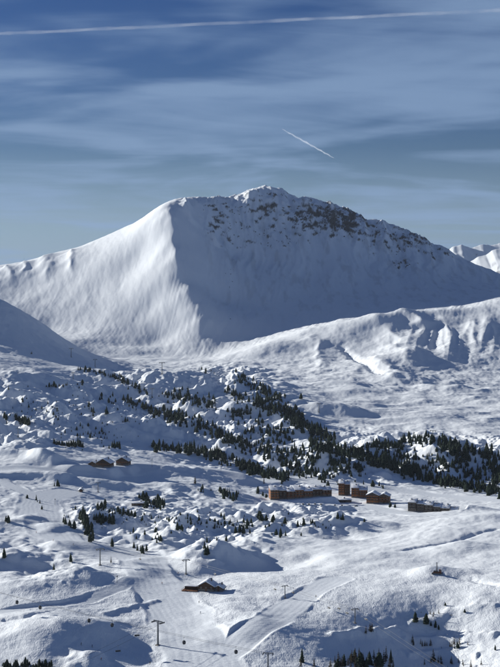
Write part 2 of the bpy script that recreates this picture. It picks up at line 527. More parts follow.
# broken crest and the ribs that run down from it
skl = np.array([P(*q) for q in SKY if 160 < q[0] < 560])
sl = window(skl[:, 0].min() - 100, skl[:, 0].max() + 100, 3500, 5000)
d_, s_, t_ = poly_dist(skl, Xg[sl], Dg[sl])
pxm = smooth(176, 200, PXg[sl]) * (1 - 0.75 * smooth(425, 470, PXg[sl]))
xs_, ds_ = Xg[sl], Dg[sl]
jag = 11.0 * (0.45 - 2 * np.abs(gnoise(xs_ / 105, ds_ / 160, 151))) + 3.6 * (0.45 - 2 * np.abs(gnoise(xs_ / 37, ds_ / 60, 152))) + 2.5 * gnoise(xs_ / 9, ds_ / 14, 153)
Z[sl] += pxm * np.exp(-d_ / 55.0) * jag
wr_ = xs_ * 4600 / ds_ + 22 * gnoise(xs_ / 150, ds_ / 150, 154)
rb_ = 21 * (0.4 - 2 * np.abs(gnoise(wr_ / 88, ds_ / 900, 155))) + 9 * (0.4 - 2 * np.abs(gnoise(wr_ / 36, ds_ / 420, 156))) + 2.5 * (0.4 - 2 * np.abs(gnoise(wr_ / 15, ds_ / 200, 157)))
below = np.clip(skl[:, 1].mean() - ds_, 0, 2000)
Z[sl] += pxm * smooth(185, 232, PXg[sl] - 0.05 * (PY2[sl] - 200)) * smooth(3880, 4100, ds_) * rb_ * np.exp(-(d_ / 480.0) ** 1.3) * smooth(0, 60, d_)
CR = blobs([(322, 216, 36, 17, 1.0), (285, 208, 42, 18, 0.56), (345, 222, 26, 17, 1.1), (245, 205, 40, 14, 0.46), (415, 239, 24, 13, 0.85), (385, 234, 40, 18, 0.62),
            (270, 234, 60, 18, 0.40), (402, 262, 14, 8, 0.7), (225, 222, 26, 24, 0.38), (440, 252, 20, 8, 0.6)]) * (Dg > 3700)
cr = 1 - np.abs(gnoise(Xg / 34 + Dg / 90, Dg / 50, 71)) * 2
cr2 = 1 - np.abs(gnoise(Xg / 12 + Dg / 40, Dg / 16, 72)) * 2
Z += CR * (10 * np.clip(cr, -0.3, 1) + 4.5 * np.clip(cr2, -0.3, 1))
# bench: gentle ski-scarred texture
BE = smooth(2500, 3000, Dg) * (1 - MT)
VF = smooth(2150, 2350, Dg) * (1 - smooth(3000, 3300, Dg)) * smooth(235, 300, PXg)
Z += VF * (5.5 * fbm(Xg / 170, Dg / 130, 77, 3) + 2.2 * (0.4 - 2 * np.abs(gnoise(Xg / 70, Dg / 60, 78))))
Z += BE * 1.2 * fbm(Xg / 26, Dg / 36, 75, 3)

# escarpment under the bench: sharp ribs with deep gullies
es = blobs([(450, 342, 62, 16, 1.0), (500, 338, 60, 18, 1.0), (560, 338, 60, 18, 1.0), (412, 350, 26, 14, 0.5)]) * (Dg > 2900) * (Dg < 3900)
ex = Xg * 3350 / Dg + 7 * gnoise(Xg / 70, Dg / 140, 171)
er = 1 - 2.0 * np.abs(gnoise(ex / 98 + 0.3, Dg / 700, 172))
Z += es * (14 * np.clip(er, -0.6, 1.0) + 2.0 * (1 - 2 * np.abs(gnoise(ex / 25, Dg / 240, 173))))
# rock shows where the crags are steepest
zx = np.gradient(Z, axis=1) / np.gradient(Xg, axis=1)
zy = np.gradient(Z, axis=0) / np.gradient(Dg, axis=0)
steep = np.sqrt(zx * zx + zy * zy)
rk = fbm(Xg / 30 + Z / 26, Z / 16.0 - Xg / 60, 81, 5, 0.62)
rk2 = fbm(Xg / 60, Dg / 60, 85, 2)
ROCK = smooth(0.57, 0.76, CR * 0.50 + 0.34 * rk + 0.22 * rk2 * (CR > 0.05) + 0.34 * smooth(0.5, 1.25, steep))
ROCK *= smooth(0.05, 0.2, CR)
# thin snow over scree, streaked down the slope
sc = fbm(Xg / 26 + 3, Dg / 120, 86, 4, 0.6)
SCREE = 0.22 * smooth(0.05, 0.75, sc) * smooth(3700, 3950, Dg) * smooth(185, 230, PXg)
ROCK = np.maximum(ROCK, SCREE * (0.5 + 0.5 * smooth(330, 220, PY2)))


def cut_road(pl, w, h):
    ridge(pl, w, h, sharp=False, taper=(0.05, 0.05))


# tracks and road cuts
for pl, w, h in [([(500, 528), (470, 536), (430, 545), (400, 551)], 3.0, -1.6),
                 ([(440, 573), (470, 579), (500, 586)], 2.6, -1.3),
                 ([(0, 620), (25, 617), (50, 611)], 3, -1.6), ([(330, 637), (360, 633), (402, 631)], 4, 3.4), ([(400, 636), (450, 640), (500, 636)], 4, 3.0), ([(405, 655), (440, 653), (480, 657)], 4, 2.6),
                 ([(405, 626), (450, 612), (500, 606)], 4, 1.6),
                 ([(340, 345), (352, 356), (372, 368), (386, 374)], 8, -6), ([(160, 600), (130, 607), (100, 615)], 3, 1.2)]:
    cut_road(pl, w, h)


# ------------------------------------------------------------------ levelled ground under the buildings
# photo column and row of the left front corner, turn in degrees, blocks (x, width, depth, height, base offset, set-back)
BLD = {
    'long': (270.5, 500.0, 9, [(0, 10, 12, 11.2, 0, 0), (10.05, 9, 12, 10.0, 0.2, 1.8), (19.1, 9, 11, 8.6, 0.8, -1.0), (28.15, 11, 12, 9.6, 0.8, 1.6), (39.2, 10, 11, 7.6, 1.6, 0), (49.25, 12, 11, 8.2, 2.2, 2.4), (61.3, 11, 10, 6.4, 2.8, 3.6)]),
    'tall': (338.5, 495.5, -6, [(0, 7, 11, 14.5, 0, 0), (7.05, 6.5, 11, 13.2, 0, 1.5)]),
    'mid': (351.5, 497.5, -4, [(0, 9, 11, 11.4, 0, 0), (9.05, 10, 11, 9.6, -0.5, -1.4)]),
    'gable': (366.5, 503.5, -14, [(0, 14, 13, 9.6, 0, 0), (14.05, 12, 12, 8.4, 0.6, 1.5)]),
    'hall': (325.0, 503.0, 3, [(0, 15, 9, 3.4, 0, 0), (15.05, 16, 9, 2.8, 0.2, 1.0)]),
    'grey': (408.0, 511.0, -17, [(0, 9, 11, 9.6, 0, 0), (9.05, 9, 11, 8.6, -0.6, 2.0), (18.1, 9, 11, 9.2, -1.6, 0), (27.15, 9, 11, 8.2, -2.4, 1.8), (36.2, 9, 10, 8.4, -3.4, 0), (45.25, 9, 10, 7.0, -4.2, 1.4)]),
    'chalet_a': (103, 467.5, -14, [(-20, 29, 14, 0, 0, 0)]),
    'chalet_b': (122, 465.5, -10, [(-8, 16, 13, 0, 0, 0)]),
    'restaurant': (206, 591.5, -12, [(-18, 30, 9, 0, 0, 0)]),
    'shed': (131.5, 506.0, 2, [(0, 17, 7, 2.6, 0, 0)]),
}
BG = {}
for k_, (px, py, rz, blocks) in BLD.items():
    BG[k_] = hit(px, py)
for k_, (px, py, rz, blocks) in BLD.items():
    g = BG[k_]
    sl = window(g[0] - 120, g[0] + 120, g[1] - 90, g[1] + 90)
    c_, s_ = math.cos(math.radians(rz)), math.sin(math.radians(rz))
    lx = (Xg[sl] - g[0]) * c_ + (Dg[sl] - g[1]) * s_
    ly = -(Xg[sl] - g[0]) * s_ + (Dg[sl] - g[1]) * c_
    num = 0; den = 1e-6
    for (x, w, d, h, z, yo) in blocks:
        dx = np.maximum(np.maximum(x - 1 - lx, lx - x - w - 1), 0); dy = np.maximum(np.maximum(yo - 5 - ly, ly - yo - d - 2), 0)
        m = 1 - smooth(0, 11, np.sqrt(dx * dx + dy * dy))
        num = num + m * (g[2] + z); den = den + m
    mm = np.clip(den, 0, 1)
    Z[sl] = Z[sl] * (1 - mm) + mm * num / den
# ------------------------------------------------------------------ materials
MATS = {}


def mat(name, col, rough=0.7, metal=0.0, var=0.0, scale=1.0, spec=0.3):
    if name in MATS:
        return MATS[name]
    m = bpy.data.materials.new(name)
    m.use_nodes = True
    nt = m.node_tree
    b = nt.nodes['Principled BSDF']
    b.inputs['Base Color'].default_value = (*col, 1)
    b.inputs['Roughness'].default_value = rough
    b.inputs['Metallic'].default_value = metal
    b.inputs['Specular IOR Level'].default_value = spec
    if var:
        tc = nt.nodes.new('ShaderNodeTexCoord')
        n = nt.nodes.new('ShaderNodeTexNoise')
        n.inputs['Scale'].default_value = scale
        n.inputs['Detail'].default_value = 4
        nt.links.new(tc.outputs['Object'], n.inputs['Vector'])
        mx = nt.nodes.new('ShaderNodeMix')
        mx.data_type = 'RGBA'
        mx.inputs['A'].default_value = (*[c * (1 - var) for c in col], 1)
        mx.inputs['B'].default_value = (*[min(1, c * (1 + var)) for c in col], 1)
        nt.links.new(n.outputs['Fac'], mx.inputs['Factor'])
        nt.links.new(mx.outputs['Result'], b.inputs['Base Color'])
    MATS[name] = m
    return m


def snow_ground():
    m = bpy.data.materials.new('snow_ground')
    m.use_nodes = True
    nt = m.node_tree
    N, L = nt.nodes, nt.links
    b = N['Principled BSDF']
    b.inputs['Roughness'].default_value = 0.75
    b.inputs['Specular IOR Level'].default_value = 0.12
    geo = N.new('ShaderNodeNewGeometry')

    def att(name):
        a = N.new('ShaderNodeAttribute')
        a.attribute_name = name
        return a.outputs['Fac']

    def mth(op, a, c=None, d=None):
        n = N.new('ShaderNodeMath'); n.operation = op
        for i, v in enumerate((a, c, d)):
            if v is None: continue
            if isinstance(v, (int, float)): n.inputs[i].default_value = v
            else: L.new(v, n.inputs[i])
        return n.outputs[0]

    def noise(scale, detail=4, dist=0.0, sc=(1, 1, 1), rot=0, rough=0.55):
        mp = N.new('ShaderNodeMapping')
        mp.inputs['Scale'].default_value = sc
        mp.inputs['Rotation'].default_value = (0, 0, math.radians(rot))
        L.new(geo.outputs['Position'], mp.inputs[0])
        n = N.new('ShaderNodeTexNoise')
        n.inputs['Scale'].default_value = scale
        n.inputs['Detail'].default_value = detail
        n.inputs['Roughness'].default_value = rough
        n.inputs['Distortion'].default_value = dist
        L.new(mp.outputs[0], n.inputs['Vector'])
        return n.outputs['Fac']

    def wave(scale, dist, dscale, rot):
        mp = N.new('ShaderNodeMapping')
        mp.inputs['Rotation'].default_value = (0, 0, math.radians(rot))
        L.new(geo.outputs['Position'], mp.inputs[0])
        n = N.new('ShaderNodeTexWave')
        n.inputs['Scale'].default_value = scale
        n.inputs['Distortion'].default_value = dist
        n.inputs['Detail'].default_value = 2
        n.inputs['Detail Scale'].default_value = dscale
        n.inputs['Detail Roughness'].default_value = 0.6
        L.new(mp.outputs[0], n.inputs['Vector'])
        return n.outputs['Fac']
    rock = att('rock'); tracks = att('tracks')
    # ski tracks: two sets of winding grooves that come and go, over drifted snow
    def lines(scale, rot, dist):
        n = noise(scale, 2, dist, (1, 0.30, 1), rot, 0.5)
        return mth('POWER', mth('SUBTRACT', 1.0, mth('MULTIPLY', mth('ABSOLUTE', mth('SUBTRACT', n, 0.5)), 2.0)), 6.0)
    w1 = lines(0.21, 12, 1.6)
    w2 = lines(0.26, -38, 2.2)
    w3 = lines(0.17, 62, 1.2)
    gc = N.new('ShaderNodeMapRange'); gc.inputs['From Min'].default_value = 0.4; gc.inputs['From Max'].default_value = 0.6
    L.new(noise(0.012, 2), gc.inputs['Value'])
    g = gc.outputs[0]
    mixw = mth('ADD', mth('ADD', mth('MULTIPLY', w1, g), mth('MULTIPLY', w2, mth('SUBTRACT', 1.0, g))), mth('MULTIPLY', w3, 0.5))
    trk = mth('MULTIPLY', mth('MULTIPLY', mixw, tracks), -0.10)
    mog = mth('MULTIPLY', mth('MULTIPLY', noise(0.22, 3, 0.5, (1, 0.8, 1)), tracks), 0.42)
    drift = mth('MULTIPLY', noise(0.35, 5, 0.4, (0.6, 1.2, 1), 25), 0.35)
    h = mth('ADD', mth('ADD', trk, mog), drift)
    h = mth('ADD', h, mth('MULTIPLY', mth('MULTIPLY', noise(0.12, 6, 0, rough=0.65), rock), 3.0))
    bump = N.new('ShaderNodeBump')
    bump.inputs['Strength'].default_value = 1.0
    bump.inputs['Distance'].default_value = 1.0
    L.new(h, bump.inputs['Height'])
    L.new(bump.outputs[0], b.inputs['Normal'])
    # colour: clean snow, packed snow, rock
    sn = N.new('ShaderNodeMix'); sn.data_type = 'RGBA'
    sn.inputs['A'].default_value = (0.815, 0.86, 0.895, 1)
    sn.inputs['B'].default_value = (0.885, 0.92, 0.94, 1)
    L.new(noise(0.05, 4), sn.inputs['Factor'])
    pk = N.new('ShaderNodeMix'); pk.data_type = 'RGBA'
    L.new(att('groomed'), pk.inputs['Factor'])
    L.new(sn.outputs['Result'], pk.inputs['A'])
    pk.inputs['B'].default_value = (0.78, 0.825, 0.865, 1)
    rc_ = N.new('ShaderNodeMix'); rc_.data_type = 'RGBA'
    rc_.inputs['A'].default_value = (0.020, 0.024, 0.032, 1)
    rc_.inputs['B'].default_value = (0.062, 0.074, 0.098, 1)
    L.new(noise(0.09, 5), rc_.inputs['Factor'])
    fin = N.new('ShaderNodeMix'); fin.data_type = 'RGBA'
    L.new(rock, fin.inputs['Factor'])
    L.new(pk.outputs['Result'], fin.inputs['A'])
    L.new(rc_.outputs['Result'], fin.inputs['B'])
    L.new(fin.outputs['Result'], b.inputs['Base Color'])
    return m


SNOWG = snow_ground()

# ------------------------------------------------------------------ terrain mesh
def link(name, me, m=None, parent=None, kind=None, label=None, cat=None, group=None):
    o = bpy.data.objects.new(name, me)
    COL.objects.link(o)
    if m is not None and me is not None and len(me.materials) == 0:
        me.materials.append(m)
    if parent is not None:
        o.parent = parent
    if kind: o['kind'] = kind
    if label: o['label'] = label
    if cat: o['category'] = cat
    if group: o['group'] = group
    return o


def grid_mesh(name, X, Y, Zv, attrs, mask_rows=None):
    nr, nc = X.shape
    me = bpy.data.meshes.new(name)
    co = np.stack([X, Y, Zv], -1).reshape(-1, 3).astype(np.float32)
    idx = np.arange(nr * nc, dtype=np.int32).reshape(nr, nc)
    q = np.stack([idx[:-1, :-1], idx[:-1, 1:], idx[1:, 1:], idx[1:, :-1]], -1).reshape(-1, 4)
    me.vertices.add(len(co)); me.vertices.foreach_set('co', co.ravel())
    me.loops.add(q.size); me.loops.foreach_set('vertex_index', q.ravel())
    me.polygons.add(len(q))
    me.polygons.foreach_set('loop_start', np.arange(0, q.size, 4, dtype=np.int32))
    me.polygons.foreach_set('use_smooth', np.ones(len(q), bool))
    for k, v in attrs.items():
        a = me.attributes.new(k, 'FLOAT', 'POINT')
        a.data.foreach_set('value', v.reshape(-1).astype(np.float32))
    me.update(calc_edges=True)
    return me


#@@PADS
TRK = np.clip(0.25 + 0.9 * smooth(540, 600, HY - F * Z / Dg), 0, 1) * (1 - 0.85 * SM)
TRK = np.where(Dg > 2500, 0.5 * BE + 0.35 * MT, TRK)
wide = np.array([0.26, 0.31, 0.40, 0.60, 1.0])
def widen(A, edge=True):
    l = np.repeat(A[:, :1], len(wide), 1); r = np.repeat(A[:, -1:], len(wide), 1)
    return np.concatenate([l, A, r], 1)
Uw = np.concatenate([-wide[::-1], UD, wide])
Xw = RD[:, None] * Uw[None, :]; Dw = np.repeat(RD[:, None], len(Uw), 1)
Zw = widen(Z) + ZC
aw = {'rock': widen(ROCK), 'groomed': widen(SM), 'tracks': widen(TRK)}
JS = int(np.searchsorted(RD, 3330))
me = grid_mesh('snowfield', Xw[:JS + 1], Dw[:JS + 1], Zw[:JS + 1], {k: v[:JS + 1] for k, v in aw.items()})
snowfield = link('snowfield', me, SNOWG, kind='structure')
me = grid_mesh('mountain', Xw[JS:], Dw[JS:], Zw[JS:], {k: v[JS:] for k, v in aw.items()})
mountain = link('mountain', me, SNOWG, kind='structure')


def far_range(name, sky, D, depth, slope, seed, amp, m, rb=0.35):
    """a distant crest: skyline (photo column, row) at distance D, falling to both sides"""
    px = np.linspace(sky[0][0], sky[-1][0], 260)
    py = np.interp(px, [a[0] for a in sky], [a[1] for a in sky])
    t = np.concatenate([np.linspace(-depth, -depth * 0.1, 70), np.linspace(-depth * 0.1, depth * 0.1, 50)[1:], np.linspace(depth * 0.1, depth * 0.6, 20)[1:]])
    X = np.repeat(((px - 250) / F * D)[None, :], len(t), 0)
    Y = D + np.repeat(t[:, None], len(px), 1)
    crest = -(py - HY) / F * D
    Zf = crest[None, :] - slope * np.abs(t)[:, None]
    k = smooth(0, 250, np.abs(t))[:, None] * 0.75 + 0.25
    Zf = Zf + 0.10 * amp * (0.4 - 2 * np.abs(gnoise(X / 90, Y / 260, seed + 7))) + 0.06 * amp * gnoise(X / 35, Y / 90, seed + 8)
    Zf = Zf + amp * k * (fbm(X / 420, Y / 700, seed, 5, 0.5) - 0.6 * np.abs(gnoise(X / 260, Y / 800, seed + 5)))
    z0 = np.zeros_like(X)
    g = np.gradient(Zf, axis=1) / np.gradient(X, axis=1)
    rock = smooth(rb, rb + 0.45, fbm(X / 90, Y / 160, seed + 9, 4) + 0.5 * (np.abs(g) - 0.5))
    me = grid_mesh(name, X, Y, Zf + ZC, {'rock': rock, 'groomed': z0, 'tracks': z0})
    return link(name, me, m, kind='structure')


far_range('distant_ridge', [(395, 268), (430, 256), (446, 250), (452, 246), (462, 244), (470, 246), (480, 243), (490, 244), (500, 242), (520, 247), (545, 240), (600, 252)],
          9500, 1800, 0.55, 201, 60, SNOWG, 0.4)
far_range('distant_slope', [(420, 290), (455, 272), (470, 262), (478, 258), (486, 256), (492, 251), (500, 249), (515, 246), (545, 240), (600, 236)],
          6300, 900, 0.42, 231, 34, SNOWG)
# ------------------------------------------------------------------ mesh builder
class MB:
    def __init__(self):
        self.v = []; self.f = []; self.mi = []

    def add(self, vs, fs, mi=0):
        n = len(self.v)
        self.v += [tuple(p) for p in vs]
        self.f += [tuple(i + n for i in f) for f in fs]
        self.mi += [mi] * len(fs)
        return self

    def box(self, x0, x1, y0, y1, z0, z1, mi=0):
        vs = [(x0, y0, z0), (x1, y0, z0), (x1, y1, z0), (x0, y1, z0), (x0, y0, z1), (x1, y0, z1), (x1, y1, z1), (x0, y1, z1)]
        return self.add(vs, [(0, 3, 2, 1), (4, 5, 6, 7), (0, 1, 5, 4), (1, 2, 6, 5), (2, 3, 7, 6), (3, 0, 4, 7)], mi)

    def prism(self, prof, y0, y1, mi=0):
        """profile in x, z (counter-clockwise seen from -y) run from y0 to y1"""
        n = len(prof)
        vs = [(x, y0, z) for x, z in prof] + [(x, y1, z) for x, z in prof]
        fs = [tuple(range(n)), tuple(range(2 * n - 1, n - 1, -1))]
        fs += [(i, i + n, (i + 1) % n + n, (i + 1) % n) for i in range(n)]
        return self.add(vs, fs, mi)

    def tube(self, a, b, r0, r1, n=6, mi=0, cap=True):
        a = Vector(a); b = Vector(b)
        d = (b - a).normalized()
        u = d.orthogonal().normalized(); w = d.cross(u)
        vs = []
        for p, r in ((a, r0), (b, r1)):
            for i in range(n):
                t = 2 * math.pi * i / n
                vs.append(p + (u * math.cos(t) + w * math.sin(t)) * r)
        fs = [(i, (i + 1) % n, (i + 1) % n + n, i + n) for i in range(n)]
        if cap:
            fs += [tuple(range(n - 1, -1, -1)), tuple(range(n, 2 * n))]
        return self.add(vs, fs, mi)

    def rings(self, rings, mi=0, cap=True):
        n = len(rings[0]); vs = [p for r in rings for p in r]; fs = []
        for k in range(len(rings) - 1):
            for i in range(n):
                fs.append((k * n + i, k * n + (i + 1) % n, (k + 1) * n + (i + 1) % n, (k + 1) * n + i))
        if cap:
            fs += [tuple(range(n - 1, -1, -1)), tuple((len(rings) - 1) * n + i for i in range(n))]
        return self.add(vs, fs, mi)

    def mesh(self, name, *mats, smooth_=False):
        me = bpy.data.meshes.new(name)
        me.from_pydata(self.v, [], self.f)
        for m in mats:
            me.materials.append(m)
        if len(mats) > 1:
            me.polygons.foreach_set('material_index', self.mi)
        if smooth_:
            me.polygons.foreach_set('use_smooth', [True] * len(self.f))
        me.update()
        return me


def empty(name, loc, rz=0.0, label=None, cat=None, group=None):
    o = bpy.data.objects.new(name, None)
    o.empty_display_size = 0.5
    COL.objects.link(o)
    o.location = loc
    o.rotation_euler = (0, 0, rz)
    if label: o['label'] = label
    if cat: o['category'] = cat
    if group: o['group'] = group
    return o


def ground(px, py, sink=0.0):
    p = hit(px, py)
    return Vector((p[0], p[1], p[2] + ZC - sink))


# ------------------------------------------------------------------ trees
FOL = mat('conifer_needles', (0.030, 0.044, 0.030), 0.9, var=0.45, scale=0.6, spec=0.1)
FOL2 = mat('larch_twigs', (0.075, 0.060, 0.042), 0.9, var=0.4, scale=0.8, spec=0.1)
BARK = mat('bark', (0.075, 0.058, 0.045), 0.9, var=0.3, scale=2.0, spec=0.1)


def conifer(seed, kind, lod=1.0):
    """crown and trunk, one metre tall unit is scaled on placement (height 10)"""
    r = random.Random(seed)
    H = 10.0
    cr = MB(); tr = MB()
    tr.tube((0, 0, -0.6), (0, 0, H * 0.9), 0.17, 0.03, 6)
    lean = r.uniform(-0.02, 0.02)
    if kind == 'spruce':
        R, z0, ex, tiers, nb = r.uniform(1.9, 2.5), 0.6, 0.85, 11, 8
    elif kind == 'pine':
        R, z0, ex, tiers, nb = r.uniform(2.9, 3.7), 0.7, 0.5, 9, 8
    else:
        R, z0, ex, tiers, nb = r.uniform(1.6, 2.2), 1.2, 0.8, 13, 6
    tiers = max(5, int(tiers * lod))
    if kind != 'larch':                                  # dense inner mass
        rings = []
        for k in range(6):
            t = k / 5.0
            z = z0 + 0.2 + t * (H - z0 - 0.7)
            rad = 0.68 * R * ((1 - t) ** ex) + 0.05
            rings.append([(rad * r.uniform(0.7, 1.15) * math.cos(a) + lean * z, rad * r.uniform(0.7, 1.15) * math.sin(a), z + r.uniform(-0.25, 0.25))
                          for a in [2 * math.pi * i / 7 for i in range(7)]])
        cr.rings(rings)
    for k in range(tiers):
        t = (k + r.uniform(-0.25, 0.25)) / tiers
        t = min(max(t, 0), 0.97)
        z = z0 + t * (H - z0)
        rad = R * (max(0.03, 1 - t) ** ex)
        if kind == 'pine':
            rad *= 0.75 + 0.25 * math.sin(math.pi * min(1, t * 1.6))
        a0 = r.uniform(0, 6.28)
        for i in range(nb):
            if kind == 'larch' and r.random() < 0.15:
                continue
            a = a0 + 2 * math.pi * i / nb + r.uniform(-0.3, 0.3)
            L_ = rad * r.uniform(0.68, 1.18)
            droop = L_ * (r.uniform(0.15, 0.5) if kind != 'pine' else r.uniform(-0.35, 0.2))
            wd = L_ * (0.36 if kind != 'larch' else 0.18) + 0.08
            c, s = math.cos(a), math.sin(a)
            bx = lean * z
            mid = 0.58 * L_
            zt = z - droop
            zm = z - droop * 0.35
            p = [(bx + 0.05 * c, 0.05 * s, z + 0.15), (bx + mid * c - wd * s, mid * s + wd * c, zm - 0.12), (bx + L_ * c, L_ * s, zt),
                 (bx + mid * c + wd * s, mid * s - wd * c, zm - 0.12), (bx + mid * c, mid * s, zm + 0.30 * wd + 0.1), (bx + mid * 0.9 * c, mid * 0.9 * s, zm - wd * 0.8 - 0.1)]
            cr.add(p, [(0, 1, 4), (1, 2, 4), (2, 3, 4), (3, 0, 4), (0, 5, 2)])
    cr.tube((lean * H * 0.9, 0, H * 0.86), (lean * H, 0, H), 0.09, 0.01, 4)
    return cr, tr


TREE = {}
for kind, n in (('spruce', 7), ('pine', 7), ('larch', 4)):
    TREE[kind] = []
    for i in range(n):
        c, t = conifer(100 + 10 * i + len(kind), kind)
        TREE[kind].append((c, t, c.mesh('conifer_crown', FOL2 if kind == 'larch' else FOL), t.mesh('conifer_trunk', BARK)))

